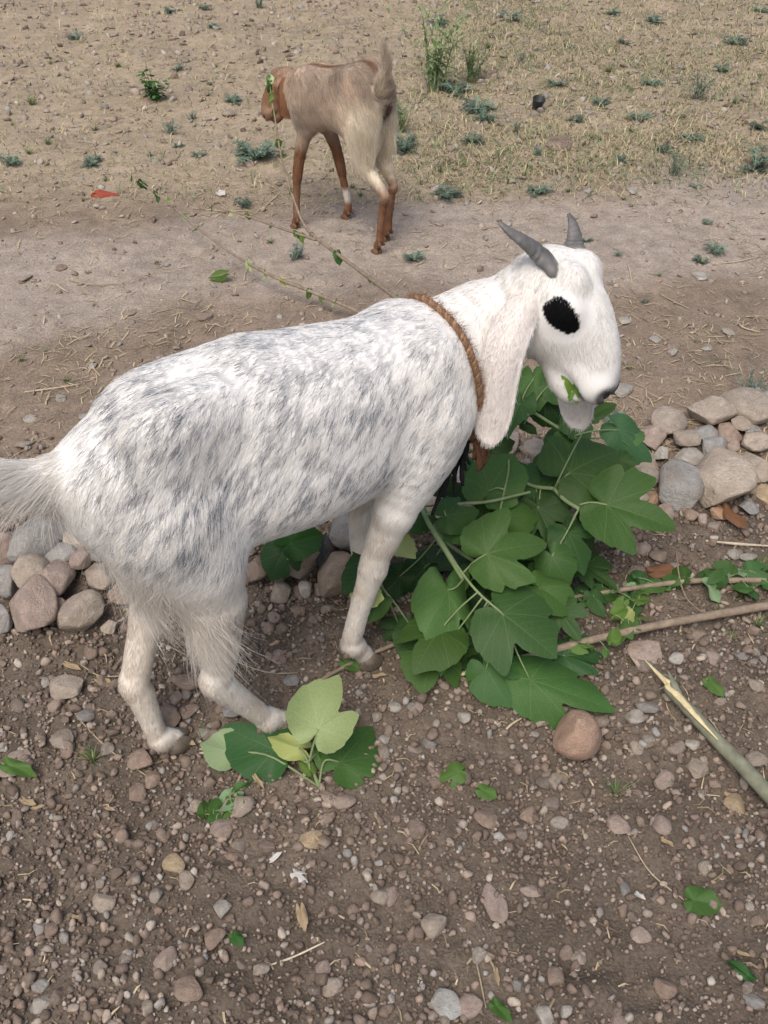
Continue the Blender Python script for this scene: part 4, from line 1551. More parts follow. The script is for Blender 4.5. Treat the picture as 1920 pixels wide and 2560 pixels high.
def brown_coat(P, per_hair, r):
    g = brown_regions(P)
    x, y, z = P.T
    n1 = fbm(P * 14, 601, 3)
    c = np.repeat(TANC[None], len(P), 0) * (0.45 + 1.05 * n1)[:, None]
    pale = np.clip(sstep(.16, .02, x) * sstep(.50, .42, z) * sstep(.19, .24, z) * (g['haunch'] + g['leg'] + g['body']) + sstep(.47, .40, z) * sstep(.26, .33, x) * (g['body'] + g['shoulder']) * .45 + .35 * g['tail'], 0, 1)
    c = c * (1 - pale)[:, None] + CRC * pale[:, None]
    br = np.clip(g['head'] * .9 + g['neck'] * .2 + g['leg'] * sstep(.29, .15, z) + g['leg'] * sstep(.20, .26, x) * sstep(.34, .24, z) + sstep(.020, .010, np.abs(y)) * sstep(.44, .48, z) * g['body'] * .9
                 + g['tail'] * sstep(.50, .55, z) * (np.abs(y) < .03) * .3, 0, 1)
    br *= .75 + .4 * fbm(P * 30, 603, 2)
    br = np.clip(br, 0, 1)[:, None]
    c = c * (1 - br) + BRC * br
    sock = (g['leg'] * (x > .2) * (y < 0) * sstep(.065, .08, z) * sstep(.125, .105, z))[:, None]
    c = c * (1 - sock) + np.array([.75, .7, .62]) * sock
    an = (sstep(.03, .012, np.hypot(y, (z - .43) * .6)) * (x < .0) * (g['tail'] < .4))[:, None]
    c = c * (1 - an) + np.array([.10, .045, .03]) * an
    if per_hair:
        c = c * r.uniform(.6, 1.25, len(P))[:, None]
    return c


bbody = mk('body', BV, BF, M_SKIN, bg_, col=brown_coat(BV, False, rng))


def brown_fur():
    r = np.random.default_rng(25)
    P, N = surface_points(BV, BF, 75000, r)
    g = brown_regions(P)
    n = len(P)
    side = np.clip(1 - np.abs(N[:, 2]), 0, 1)
    sw = fbm(P * 12, 640, 2) - .5
    fl = (g['body'] + g['shoulder'] + g['haunch'])[:, None] * np.stack([-.7 + sw, sw * 0, -.25 - .7 * side], 1)
    fl += g['leg'][:, None] * np.array([-.15, 0, -1.0]) + g['head'][:, None] * (BHM @ np.array([.6, 0, -.3])) + g['neck'][:, None] * np.array([-.6, 0, -.6])
    fl += g['tail'][:, None] * (np.array([.0, 0, 1.0]) + N * .4)
    L = .017 * (g['body'] + g['shoulder'] + g['haunch']) + .015 * g['neck'] + .008 * g['head'] + .009 * g['leg'] + .035 * g['tail']
    a, R = grow(P, N, unit(fl), L, np.full(n, .22), r, .00038, .06, 4, .22, 0, (.012, .2))
    mkhair('coat', a, R, brown_coat(P, True, r), M_HAIR, bbody)
    P, N = surface_points(BV, BF, 60000, r)
    g = brown_regions(P)
    x, y, z = P.T
    hem = ((g['haunch'] + g['leg']) > .5) & (z > .235) & (z < .46) & (x < .065) & (N[:, 0] < .4) & (r.random(len(P)) < .2 + sstep(.08, .0, x))
    Pf, Nf = P[hem], N[hem]
    n = len(Pf)
    fl = np.stack([np.full(n, -.30), Nf[:, 1] * .2, np.full(n, -1.0)], 1)
    a, R = grow(Pf, Nf, unit(fl), (.034 * sstep(.24, .32, Pf[:, 2]) + .008) * (.5 + fbm(Pf * 45, 661, 2)), np.full(n, .18), r, .00040, .10, 8, .12, .10, (.02, .35))
    mkhair('thigh_feathers', a, R, CRC * r.uniform(.6, 1.15, n)[:, None], M_HAIR, bbody)
    tl = g['tail'] > .55
    Pt, Nt = np.repeat(P[tl], 3, 0), np.repeat(N[tl], 3, 0)
    n = len(Pt)
    fl = np.array([-.05, 0, 1.0]) + Nt * .25
    low = sstep(.52, .48, Pt[:, 2])[:, None]
    fl = fl * (1 - low) + (np.array([-.6, 0, .5]) + Nt * .4) * low
    a, R = grow(Pt, Nt, unit(fl), np.full(n, .030), np.full(n, .18), r, .0004, 0, 6, .12, .05, (.015, .3))
    stripe = (np.abs(Nt[:, 1]) < .5)[:, None]
    mkhair('tail_plume', a, R, np.where(stripe, TANC, CRC) * r.uniform(.7, 1.15, n)[:, None], M_HAIR, bbody)


brown_fur()
r_ = np.random.default_rng(18)
for s in (1, -1):
    rt = bhp(-.004, s * .062, .004)
    tp = rt + np.array([-.034, s * .040, -.105]) if s > 0 else rt + np.array([-.02, s * .012, -.095])
    Wb, Fb = ear_mesh(rt, tp, unit(BHM @ np.array([-.2, s, .1])), .030, .016, .34, .005)
    e = mk('ear', Wb, Fb, M_SKIN, bg_, col=BRC * .8)
    ear_fur(Wb, Fb, BRC * .8, e, 3000, .007, tp - rt, r_, 0)
    V, F = ICO[2]
    mk('eye', bhp(.058, s * .052, .010) + (V * .0105) @ BHM.T, F, M_EYE, bg_)
V, F = ICO[2]
mk('nose', bhp(.222, 0, -.026) + (V * np.array([.008, .014, .010])) @ BHM.T, F, M_NOSE, bg_)
for f in (fhl, fhr, ffl, ffr):
    mk('hoof', *hoof_mesh(np.array([f[0] + .010, f[1], f[2] - .004]), (1, 0), .0155), M_HOOF_B, bg_)
    for s in (-1, 1):
        V, F = ICO[1]
        mk('dewclaw', np.array([f[0] - .016, f[1] + s * .009, .036]) + V * np.array([.006, .005, .008]), F, M_HOOF_B, bg_)

# ================================================================== leaves and branches
HEART = [(0, 1), (5, .9), (14, .83), (30, .78), (50, .70), (75, .60), (100, .52), (130, .45), (155, .38), (172, .22), (180, .10)]
LOBE = [(0, 1), (6, .88), (13, .75), (20, .60), (26, .44), (31, .46), (37, .66), (45, .80), (52, .74), (62, .66), (80, .58), (100, .52), (130, .44), (155, .36), (172, .2), (180, .10)]
NOTCH = [(0, 1), (6, .9), (16, .82), (28, .76), (40, .72), (46, .50), (50, .30), (55, .50), (62, .68), (80, .60), (100, .53), (130, .45), (155, .38), (172, .2), (180, .10)]
KINDS = {'heart': (HEART, HEART), 'lobed': (LOBE, LOBE), 'left': (LOBE, HEART), 'right': (HEART, LOBE), 'notch': (NOTCH, HEART), 'notch2': (HEART, NOTCH)}


def leaf_shape(kind, seed, cup=0.12, droop=0.18, fold=0.10, ruffle=0.03, n=84, rings=6):
    r = np.random.default_rng(seed)
    L, Rr = KINDS[kind]
    V, UV = [(0.0, 0, 0)], [(0.0, 0)]
    th = np.linspace(-math.pi, math.pi, n, endpoint=False)
    dg = np.degrees(th)
    rad = np.where(dg >= 0, np.interp(np.abs(dg), *zip(*L)), np.interp(np.abs(dg), *zip(*Rr)))
    saw = (np.abs(dg) * 0.42 % 1.0)
    rad = rad * (1 + .045 * (saw - .5)) * (1 + .05 * (fbm(np.stack([np.cos(th) * 2, np.sin(th) * 2, th * 0 + seed], 1), seed, 2) - .5))
    ph = r.random() * 6.28
    for _ in range(r.integers(0, 3)):                       # bites out of the edge
        c0 = r.uniform(-150, 150)
        rad = rad * (1 - r.uniform(.10, .28) * np.exp(-((dg - c0) / r.uniform(3, 6)) ** 2))
    for k in range(1, rings + 1):
        q = k / rings
        x, y = rad * q * np.cos(th), rad * q * np.sin(th)
        z = -cup * (y ** 2) * 1.5 - droop * np.clip(x, 0, 2) ** 2 + fold * np.abs(y) + ruffle * q * q * np.sin(4 * th + ph) + .02 * (fbm(np.stack([x * 5, y * 5, x * 0 + seed], 1), seed + 3, 2) - .5)
        V += list(zip(x, y, z))
        UV += list(zip(x, y))
    F = [(0, 1 + j, 1 + (j + 1) % n) for j in range(n)]
    for k in range(rings - 1):
        a, b = 1 + k * n, 1 + (k + 1) * n
        F += [(a + j, b + j, b + (j + 1) % n, a + (j + 1) % n) for j in range(n)]
    return np.array(V, float), F, np.array(UV)


LEAF_CACHE = {}


def leaf_data(kind, var):
    key = (kind, var)
    if key not in LEAF_CACHE:
        r = np.random.default_rng(len(LEAF_CACHE) * 31 + 5)
        V, F, UV = leaf_shape(kind, 70 + len(LEAF_CACHE), r.uniform(.05, .7), r.uniform(.05, .6), r.uniform(.0, .35), r.uniform(.03, .10))
        LEAF_CACHE[key] = mesh_data('leaf', V, F, M_LEAF, uv=UV)
    return LEAF_CACHE[key]


def axes_matrix(o, x, nref, sx, sy):
    x = np.array(x, float)
    L = np.linalg.norm(x)
    ex = x / L
    ez = unit(np.array(nref, float) - ex * (ex @ nref))
    ey = np.cross(ez, ex)
    M = Matrix.Identity(4)
    for i in range(3):
        M[i][0] = ex[i] * L * sx
        M[i][1] = ey[i] * L * sy
        M[i][2] = ez[i] * L
        M[i][3] = o[i]
    return M


def local_to(parent, M):
    return Matrix.Translation(-Vector(parent.location)) @ M


def place_leaf(parent, base, tip, kind='heart', var=0, wid=1.0, tint=(1, 1, 1), facing=0.5, twist=0.0, flip=False, name='leaf'):
    base, tip = np.array(base, float), np.array(tip, float)
    mid = (base + tip) / 2
    nref = unit(CC - mid) * facing + np.array([0, 0, 1.0]) * (1 - facing)
    ex = unit(tip - base)
    nref = unit(nref - ex * (ex @ nref))
    sd = np.cross(nref, ex)
    nref = nref * math.cos(twist) + sd * math.sin(twist)
    if flip:
        nref = -nref
    o = bpy.data.objects.new(name, leaf_data(kind, var))
    j = (int(abs(base[0]) * 7919 + abs(base[1]) * 104729) % 97) / 97
    o.color = (tint[0] * (.85 + .45 * j), tint[1] * (.92 + .18 * j), tint[2] * (1.15 - .35 * j), 1)
    link(o, parent)
    o.matrix_basis = local_to(parent, axes_matrix(base, tip - base, nref, 1.0, wid))
    return o


def stick(name, parent, pts, radii, mat, seg=8, n=None, wob=.06, seed=2):
    off = np.array(parent.location)
    V, F = tube(np.array(pts) - off, radii, seg, n or len(pts) * 6, True, wob, seed)
    return mk(name, V, F, mat, parent)


def heap_y(v):
    return 1.175 + (1800 - v) / 750 * 0.50


def hpnt(u, v, dy=0.0):
    p = at_y(u, v, heap_y(v) + dy)
    g = Hs(p[0], p[1])
    if p[2] < g + 0.008:
        p = on_ground(u, v, 0.022)
    return p


r_fill = np.random.default_rng(91)
branch = empty('leafy_branch', tuple(on_ground(1260, 1560)))
tag(branch, 'heaped cut branch of big green lobed leaves that the white goat is eating', 'branch')
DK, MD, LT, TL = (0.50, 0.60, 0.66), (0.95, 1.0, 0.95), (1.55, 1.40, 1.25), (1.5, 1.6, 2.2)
# photo pixel of petiole end, of tip, shape, width, tint, depth shift base / tip, twist, underside shown
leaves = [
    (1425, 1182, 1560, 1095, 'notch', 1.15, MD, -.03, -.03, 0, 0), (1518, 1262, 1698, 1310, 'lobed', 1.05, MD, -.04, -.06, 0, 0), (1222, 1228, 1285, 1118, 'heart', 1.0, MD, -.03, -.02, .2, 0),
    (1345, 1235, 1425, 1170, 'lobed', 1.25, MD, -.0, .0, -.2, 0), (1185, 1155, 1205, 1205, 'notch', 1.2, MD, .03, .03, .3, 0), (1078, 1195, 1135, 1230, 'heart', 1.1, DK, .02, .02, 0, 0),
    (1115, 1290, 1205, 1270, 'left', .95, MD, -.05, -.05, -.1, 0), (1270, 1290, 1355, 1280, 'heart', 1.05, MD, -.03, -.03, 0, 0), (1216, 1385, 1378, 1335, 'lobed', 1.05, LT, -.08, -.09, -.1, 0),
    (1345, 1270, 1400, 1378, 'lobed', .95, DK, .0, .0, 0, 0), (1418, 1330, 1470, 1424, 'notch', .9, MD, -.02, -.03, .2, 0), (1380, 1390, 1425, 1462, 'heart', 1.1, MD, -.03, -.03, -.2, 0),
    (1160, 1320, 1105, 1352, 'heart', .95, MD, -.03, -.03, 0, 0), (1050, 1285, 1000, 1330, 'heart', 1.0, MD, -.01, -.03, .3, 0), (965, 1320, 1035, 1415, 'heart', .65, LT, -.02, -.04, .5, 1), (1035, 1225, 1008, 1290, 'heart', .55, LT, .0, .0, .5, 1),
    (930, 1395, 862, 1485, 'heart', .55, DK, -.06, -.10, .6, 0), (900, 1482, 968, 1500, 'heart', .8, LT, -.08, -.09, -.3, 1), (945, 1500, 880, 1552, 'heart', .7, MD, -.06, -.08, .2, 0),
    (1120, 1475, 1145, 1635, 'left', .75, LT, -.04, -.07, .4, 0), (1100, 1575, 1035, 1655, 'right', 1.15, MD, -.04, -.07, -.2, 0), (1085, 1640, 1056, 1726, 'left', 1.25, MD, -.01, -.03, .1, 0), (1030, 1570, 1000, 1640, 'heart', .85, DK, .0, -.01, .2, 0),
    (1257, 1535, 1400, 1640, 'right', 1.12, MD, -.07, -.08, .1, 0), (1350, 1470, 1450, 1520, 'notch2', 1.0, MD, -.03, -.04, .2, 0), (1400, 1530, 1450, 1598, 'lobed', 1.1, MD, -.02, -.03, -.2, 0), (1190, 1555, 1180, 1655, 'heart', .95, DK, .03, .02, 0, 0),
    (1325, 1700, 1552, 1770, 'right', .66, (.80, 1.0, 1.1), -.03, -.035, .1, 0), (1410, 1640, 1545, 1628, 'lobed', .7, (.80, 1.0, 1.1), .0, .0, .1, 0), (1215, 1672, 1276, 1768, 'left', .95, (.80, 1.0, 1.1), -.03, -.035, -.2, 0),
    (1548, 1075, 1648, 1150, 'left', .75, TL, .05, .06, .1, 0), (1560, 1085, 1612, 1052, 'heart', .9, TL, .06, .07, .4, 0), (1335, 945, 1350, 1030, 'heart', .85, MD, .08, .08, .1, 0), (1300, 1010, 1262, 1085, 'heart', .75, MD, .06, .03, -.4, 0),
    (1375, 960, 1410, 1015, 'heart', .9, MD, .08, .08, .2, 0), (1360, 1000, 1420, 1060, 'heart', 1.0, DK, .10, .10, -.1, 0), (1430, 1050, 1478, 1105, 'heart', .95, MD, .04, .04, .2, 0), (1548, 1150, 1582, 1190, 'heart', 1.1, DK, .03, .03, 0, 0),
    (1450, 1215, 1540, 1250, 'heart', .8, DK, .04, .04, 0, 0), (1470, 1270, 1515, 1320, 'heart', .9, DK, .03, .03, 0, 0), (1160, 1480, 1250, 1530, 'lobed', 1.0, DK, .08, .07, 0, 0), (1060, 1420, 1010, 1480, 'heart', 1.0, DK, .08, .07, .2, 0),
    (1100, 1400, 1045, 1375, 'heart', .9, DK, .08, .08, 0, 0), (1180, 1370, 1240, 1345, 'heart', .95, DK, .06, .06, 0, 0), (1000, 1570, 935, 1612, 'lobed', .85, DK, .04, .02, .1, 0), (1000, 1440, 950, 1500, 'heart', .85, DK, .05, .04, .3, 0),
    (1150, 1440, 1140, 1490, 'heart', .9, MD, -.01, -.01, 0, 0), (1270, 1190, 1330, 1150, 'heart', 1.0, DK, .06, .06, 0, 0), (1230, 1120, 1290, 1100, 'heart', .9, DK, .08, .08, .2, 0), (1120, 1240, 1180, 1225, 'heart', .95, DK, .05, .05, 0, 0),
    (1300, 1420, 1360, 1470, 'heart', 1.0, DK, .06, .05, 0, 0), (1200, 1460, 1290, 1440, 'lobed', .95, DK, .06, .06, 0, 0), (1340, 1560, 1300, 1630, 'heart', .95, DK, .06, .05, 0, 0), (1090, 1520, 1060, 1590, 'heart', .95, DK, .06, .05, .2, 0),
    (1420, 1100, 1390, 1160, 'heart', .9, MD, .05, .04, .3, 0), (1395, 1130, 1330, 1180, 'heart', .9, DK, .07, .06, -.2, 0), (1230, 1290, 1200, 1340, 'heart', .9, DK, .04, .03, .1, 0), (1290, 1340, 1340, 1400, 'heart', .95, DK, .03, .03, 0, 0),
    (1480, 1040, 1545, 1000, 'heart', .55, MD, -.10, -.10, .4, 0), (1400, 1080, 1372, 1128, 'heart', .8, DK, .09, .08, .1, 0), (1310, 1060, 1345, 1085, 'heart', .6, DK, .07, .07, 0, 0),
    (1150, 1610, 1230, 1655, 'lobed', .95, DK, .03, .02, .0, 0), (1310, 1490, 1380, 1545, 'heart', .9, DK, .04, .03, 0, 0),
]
stems = [
    ([(1159, 1447), (1112, 1372), (1064, 1292), (1046, 1215), (1062, 1120)], [-.06, -.06, -.04, .0, .04], [.0058, .0055, .005, .0045, .003]),
    ([(1064, 1288), (1140, 1262), (1222, 1254), (1326, 1230)], [-.04, -.04, -.05, -.05], [.004, .0035, .003, .0025]),
    ([(1112, 1372), (1185, 1470), (1257, 1535)], [-.06, -.07, -.07], [.003, .0026, .002]),
    ([(1385, 1222), (1412, 1250), (1447, 1272)], [-.02, -.03, -.04], [.004, .004, .0038]),
    ([(1447, 1262), (1480, 1256), (1518, 1262)], [-.03, -.04, -.04], [.0022, .002, .002]),
    ([(1300, 1010), (1390, 1066), (1432, 1090)], [.08, .06, .04], [.0035, .0035, .003]),
    ([(1062, 1120), (1170, 1120), (1240, 1152), (1320, 1210), (1385, 1222)], [.04, .04, .02, .0, -.02], [.003, .003, .003, .0035, .004]),
    ([(1046, 1250), (1110, 1350), (1240, 1440), (1330, 1520), (1380, 1600)], [.04, .04, .03, .02, .02], [.004, .004, .0035, .003, .0025]),
    ([(925, 1392), (945, 1440), (905, 1500)], [-.05, -.07, -.08], [.003, .003, .0025]),
    ([(1050, 1270), (980, 1340), (925, 1392)], [.0, -.03, -.05], [.0035, .003, .003]),
    ([(1250, 1275), (1270, 1185), (1272, 1150)], [-.05, -.03, -.02], [.0022, .002, .002]),
]
stem_pts = []
for pix, dys, rad in stems:
    pts = [hpnt(u, v, d) for (u, v), d in zip(pix, dys)]
    stem_pts.append(catmull(pts, 24))
    stick('stem', branch, pts, rad, M_STEM)
stem_all = np.vstack(stem_pts)
for i, (u0, v0, u1, v1, kind, wid, tint, d0, d1, tw, fl) in enumerate(leaves):
    b, t = hpnt(u0, v0, d0), hpnt(u1, v1, d1)
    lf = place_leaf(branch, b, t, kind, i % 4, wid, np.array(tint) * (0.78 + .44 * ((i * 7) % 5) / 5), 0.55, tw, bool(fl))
    # petiole to the closest stem
    j = np.argmin(np.linalg.norm(stem_all - b, axis=1))
    s = stem_all[j]
    if np.linalg.norm(s - b) > .012:
        sag = (b + s) / 2 + np.array([0, .0, -.008 if i % 2 else .006])
        V, F = tube(np.array([s, sag, b]) - np.array(branch.location), [.0019, .0016, .0015], 6, 10)
        mk('petiole', V, F, M_STEM, branch)

for i in range(26):                                           # smaller leaves filling the heap
    u, v = r_fill.uniform(1060, 1480), r_fill.uniform(1130, 1640)
    if (u - 1270) / 230 < -(v - 1130) / 900 - .3:
        continue
    b = hpnt(u, v, r_fill.uniform(.0, .07))
    t = hpnt(u + r_fill.normal() * 55, v + r_fill.uniform(-20, 75), r_fill.uniform(-.01, .06))
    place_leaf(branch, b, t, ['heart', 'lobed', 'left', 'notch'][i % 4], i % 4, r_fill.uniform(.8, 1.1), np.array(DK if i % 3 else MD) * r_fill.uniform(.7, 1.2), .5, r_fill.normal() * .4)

# a leaf in the mouth
m0 = wg_mouth = l2w(hp(.168, -.044, -.052))
leaf_m = empty('leaf_scrap', tuple(m0))
tag(leaf_m, 'torn green leaf held in the white goat mouth', 'leaf')
place_leaf(leaf_m, l2w(hp(.165, -.030, -.053)), l2w(hp(.222, -.030, -.060)), 'left', 1, .36, (2.4, 2.1, 1.6), .9, .35)
place_leaf(leaf_m, l2w(hp(.185, -.022, -.052)), l2w(hp(.200, -.045, -.070)), 'left', 2, .6, (2.0, 1.9, 1.5), .8, -.3)

# sprig lying by the near hind hoof
sp = empty('leafy_sprig', tuple(on_ground(795, 1965)))
tag(sp, 'small leafy sprig with a pale upturned leaf beside the white goat forward hind hoof', 'sprig')


def gy(u, v, up):
    return on_ground(u, v, up)


node0, node1 = gy(797, 1966, .008), gy(772, 1908, .03)
stick('stem', sp, [node0, gy(785, 1935, .018), node1], [.0035, .003, .0026], M_STEM)
lf_ = [((796, 1822), (862, 1680), 'left', .95, (1.15, 1.12, 1.05), .10, .16, 1), ((850, 1905), (938, 1800), 'left', 1.0, (.8, 1.0, 1.05), .02, .03, 0), ((685, 1875), (548, 1808), 'right', 1.0, (.72, .95, 1.05), .03, .05, 0),
       ((580, 1880), (498, 1862), 'heart', 1.1, (1.1, 1.1, 1.1), .02, .02, 1), ((748, 1870), (668, 1848), 'heart', .75, (1.35, 1.2, .8), .05, .06, 1), ((775, 1925), (748, 1885), 'heart', .6, (1.3, 1.2, .9), .03, .04, 0), ((790, 1885), (800, 1915), 'heart', .6, (1.3, 1.2, .9), .04, .03, 0)]
for i, ((u0, v0), (u1, v1), kind, wid, tint, z0, z1, fl) in enumerate(lf_):
    b, t = gy(u0, v0, z0), gy(u1, v1, z1)
    place_leaf(sp, b, t, kind, i % 3, wid, tint, .55, 0, bool(fl))
    V, F = tube(np.array([node1 if i not in (1, 3) else node0, (node1 + b) / 2 + np.array([0, 0, .004]), b]) - np.array(sp.location), [.0022, .002, .0018], 6, 10)
    mk('petiole', V, F, M_STEM, sp)

# leaves of the heap behind the belly
bl = empty('leafy_twig', tuple(on_ground(700, 1430)))
tag(bl, 'twig with two dark leaves under the white goat belly', 'twig')
q0 = on_ground(735, 1400, .10)
stick('stem', bl, [on_ground(690, 1450, .02), on_ground(705, 1400, .07), q0], [.003, .0025, .002], M_STEM)
place_leaf(bl, on_ground(708, 1380, .09), on_ground(668, 1450, .05), 'notch', 0, 1.15, DK, .6)
place_leaf(bl, on_ground(725, 1360, .11), on_ground(818, 1325, .10), 'heart', 1, .8, (.6, .85, .7), .6)

# ------------------------------------------------------------------ bare cut branches and the broken stick
def side_leaves(parent, pts, n, size, r, tint, name='leaf', spread=.03):
    C = catmull(pts, 40)
    for i in range(n):
        c = C[int(r.uniform(1, 39))]
        d = unit(np.array([r.normal(), r.normal(), r.uniform(-.3, .6)])) * r.uniform(.3, 1) * spread
        b = c + d
        g = Hs(b[0], b[1])
        b[2] = max(b[2], g + .006)
        t = b + unit(np.array([r.normal(), r.normal(), r.uniform(-.5, .3)])) * size * r.uniform(.6, 1.2)
        t[2] = max(t[2], Hs(t[0], t[1]) + .004)
        lf = place_leaf(parent, b, t, ['heart', 'left', 'heart'][i % 3], i % 3, r.uniform(.6, .95), np.array(tint) * r.uniform(.75, 1.2), .45, r.normal() * .5, r.random() < .2)
        V, F = tube(np.array([c, (c + b) / 2 + np.array([0, 0, .004]), b]) - np.array(parent.location), [.0012, .001, .001], 5, 6)
        mk('twig', V, F, M_STEM, parent)


r_ = np.random.default_rng(31)
cb = empty('cut_branch', tuple(on_ground(1430, 1620)))
tag(cb, 'bare brown cut branch with a frayed end lying under the leaf heap', 'branch')
pts = [gy(1168, 1680, .018), gy(1250, 1662, .02), gy(1430, 1612, .03), gy(1650, 1562, .03), gy(1930, 1512, .03), gy(2300, 1450, .03)]
stick('stem', cb, pts, [.0062, .0066, .0072, .0078, .0085, .009], M_BARK, 10, 60)
V, F = tube(np.array([gy(1178, 1678, .018), gy(1160, 1684, .016), gy(1146, 1690, .014)]) - np.array(cb.location), [.0056, .004, .0022], 7, 8, True, .5, 4)
mk('frayed_end', V, F, M_WOOD, cb)
side_leaves(cb, [gy(1540, 1590, .02), gy(1570, 1540, .03), gy(1600, 1500, .03)], 9, .034, r_, LT, spread=.03)
side_leaves(cb, pts[2:4], 6, .03, r_, LT, spread=.035)

ub = empty('long_branch', tuple(on_ground(1600, 1480)))
tag(ub, 'thin grey branch with small serrated leaves running out from behind the leaf heap', 'branch')
pts = [gy(1330, 1512, .02), gy(1450, 1490, .02), gy(1560, 1474, .022), gy(1700, 1455, .022), gy(1820, 1450, .022), gy(1930, 1450, .022), gy(2300, 1440, .022)]
stick('stem', ub, pts, [.0042, .0046, .005, .0054, .0058, .006, .0065], M_BARK, 9, 60)
side_leaves(ub, [pts[1], pts[2], pts[3]], 14, .042, r_, (.95, 1.05, 1.0), spread=.04)
side_leaves(ub, [pts[3], pts[4], pts[5]], 14, .042, r_, (.95, 1.05, 1.0), spread=.05)
stick('twig', ub, [gy(1700, 1452, .024), gy(1695, 1420, .03), gy(1690, 1370, .03)], [.002, .0016, .001], M_BARK)
stick('twig', ub, [gy(1700, 1457, .02), gy(1720, 1500, .02), gy(1760, 1535, .02)], [.002, .0016, .001], M_BARK)

bs = empty('broken_stick', tuple(on_ground(1760, 1830)))
tag(bs, 'thick grey-green broken stick with a splintered pale end on the soil', 'stick')
pts = [gy(1668, 1718, .028), gy(1730, 1782, .028), gy(1790, 1848, .028), gy(1850, 1908, .028), gy(1935, 2000, .028), gy(2150, 2230, .03)]
stick('stem', bs, pts, [.0100, .0118, .0125, .013, .0135, .014], M_BARK_G, 14, 50, .03)
off = np.array(bs.location)
sd = np.array([.0, -.006, .012])
V, F = tube(np.array([gy(1668, 1712, .034), gy(1700, 1745, .042), gy(1740, 1790, .045), gy(1795, 1850, .044)]) - off, [.008, .0075, .005, .001], 8, 20, True, .15, 5, .5)
mk('split_wood', V, F, M_WOOD, bs)
for i, (u, v, up, rr) in enumerate(((1608, 1645, .034, .0045), (1640, 1680, .040, .004), (1668, 1672, .036, .005), (1632, 1728, .024, .003), (1655, 1690, .044, .004), (1690, 1685, .034, .004))):
    V, F = tube(np.array([gy(1700, 1745, .030), gy(1672 + (i % 3) * 7, 1712 + (i % 2) * 6, .034), gy(u, v, up)]) - off, [rr * 1.8, rr * 1.5, .0006], 6, 10, True, .3, 60 + i, .45)
    mk('splinter', V, F, M_WOOD if i in (0, 1, 4) else M_BARK_G, bs)

lt = empty('thin_stick', tuple(on_ground(860, 1680)))
tag(lt, 'thin dark stick lying beside the white goat front hoof', 'stick')
stick('stem', lt, [gy(732, 1768, .008), gy(765, 1725, .010), gy(870, 1662, .012), gy(985, 1612, .014), gy(1080, 1585, .014)], [.0028, .0034, .0038, .004, .004], M_BARK, 8, 40)
sg = empty('dry_sprig', tuple(on_ground(600, 1990)))
tag(sg, 'small broken twig with scraps of green leaf below the leafy sprig', 'twig')
pts = [gy(612, 1912, .006), gy(590, 1965, .008), gy(560, 2015, .008), gy(530, 2060, .006)]
stick('stem', sg, pts, [.0024, .003, .003, .0022], M_BARK, 7, 24)
side_leaves(sg, pts, 9, .036, r_, (.9, 1.05, .95), spread=.025)

# ------------------------------------------------------------------ long thin branches reaching back to the brown goat
def field_leaves(parent, pts, n, size, r, tint):
    C = catmull(pts, 60)
    for i in range(n):
        c = C[int((i + .5 + r.uniform(-.4, .4)) / n * 59)]
        t = c + np.array([r.normal() * .02, r.normal() * .02, -.02 - .02 * r.random()])
        t = c + unit(t - c) * size * r.uniform(.7, 1.2)
        place_leaf(parent, c, t, ['heart', 'left'][i % 2], i % 3, r.uniform(.5, .8), np.array(tint) * r.uniform(.85, 1.25), .5, r.normal() * .6, r.random() < .25)


tb = empty('twig_branch', tuple(on_ground(860, 690)))
tag(tb, 'long thin leafy branch arching up to the brown goat mouth', 'branch')
pts = [at_y(1010, 760, 2.02), at_y(930, 700, 2.30), at_y(850, 640, 2.52), at_y(770, 575, 2.72), at_y(735, 500, 2.84), at_y(705, 400, 2.90), at_y(690, 310, 2.95), at_y(678, 240, 3.0), at_y(672, 185, 3.04)]
stick('stem', tb, pts, [.006, .0055, .005, .0045, .0036, .0030, .0024, .0018, .0012], M_BARK, 7, 60)
field_leaves(tb, pts[4:], 6, .026, r_, LT)
field_leaves(tb, pts[7:], 4, .034, r_, LT)
field_leaves(tb, pts[:4], 4, .028, r_, MD)
p2 = [at_y(790, 600, 2.66), at_y(700, 570, 2.78), at_y(600, 535, 2.92), at_y(520, 515, 3.0)]
p2 = [np.array([p[0], p[1], max(p[2], Hs(p[0], p[1]) + .015)]) for p in p2]
stick('stem', tb, p2, [.004, .0034, .0026, .0012], M_BARK, 6, 30)
field_leaves(tb, p2, 6, .028, r_, LT)
t2 = empty('twig_branch', tuple(on_ground(640, 680)))
tag(t2, 'long thin branch lying across the pale path with sparse green leaves', 'branch')
p3 = [gy(960, 812, .03), gy(870, 768, .04), gy(780, 730, .05), gy(680, 690, .06), gy(590, 640, .06), gy(500, 575, .07), gy(430, 515, .09), gy(370, 470, .10), gy(310, 425, .12)]
stick('stem', t2, p3, [.0058, .0055, .005, .0045, .004, .0034, .0028, .0022, .0012], M_BARK, 7, 60)
field_leaves(t2, p3[5:], 8, .030, r_, MD)
field_leaves(t2, p3[1:5], 6, .030, r_, LT)
stick('twig', t2, [gy(624, 660, .06), gy(560, 685, .03), gy(525, 692, .02)], [.002, .0016, .001], M_BARK, 6)
place_leaf(t2, gy(560, 684, .025), gy(515, 694, .012), 'heart', 0, .55, LT)
stick('twig', t2, [gy(440, 515, .08), gy(350, 512, .05), gy(290, 500, .04)], [.002, .0016, .001], M_BARK, 6)

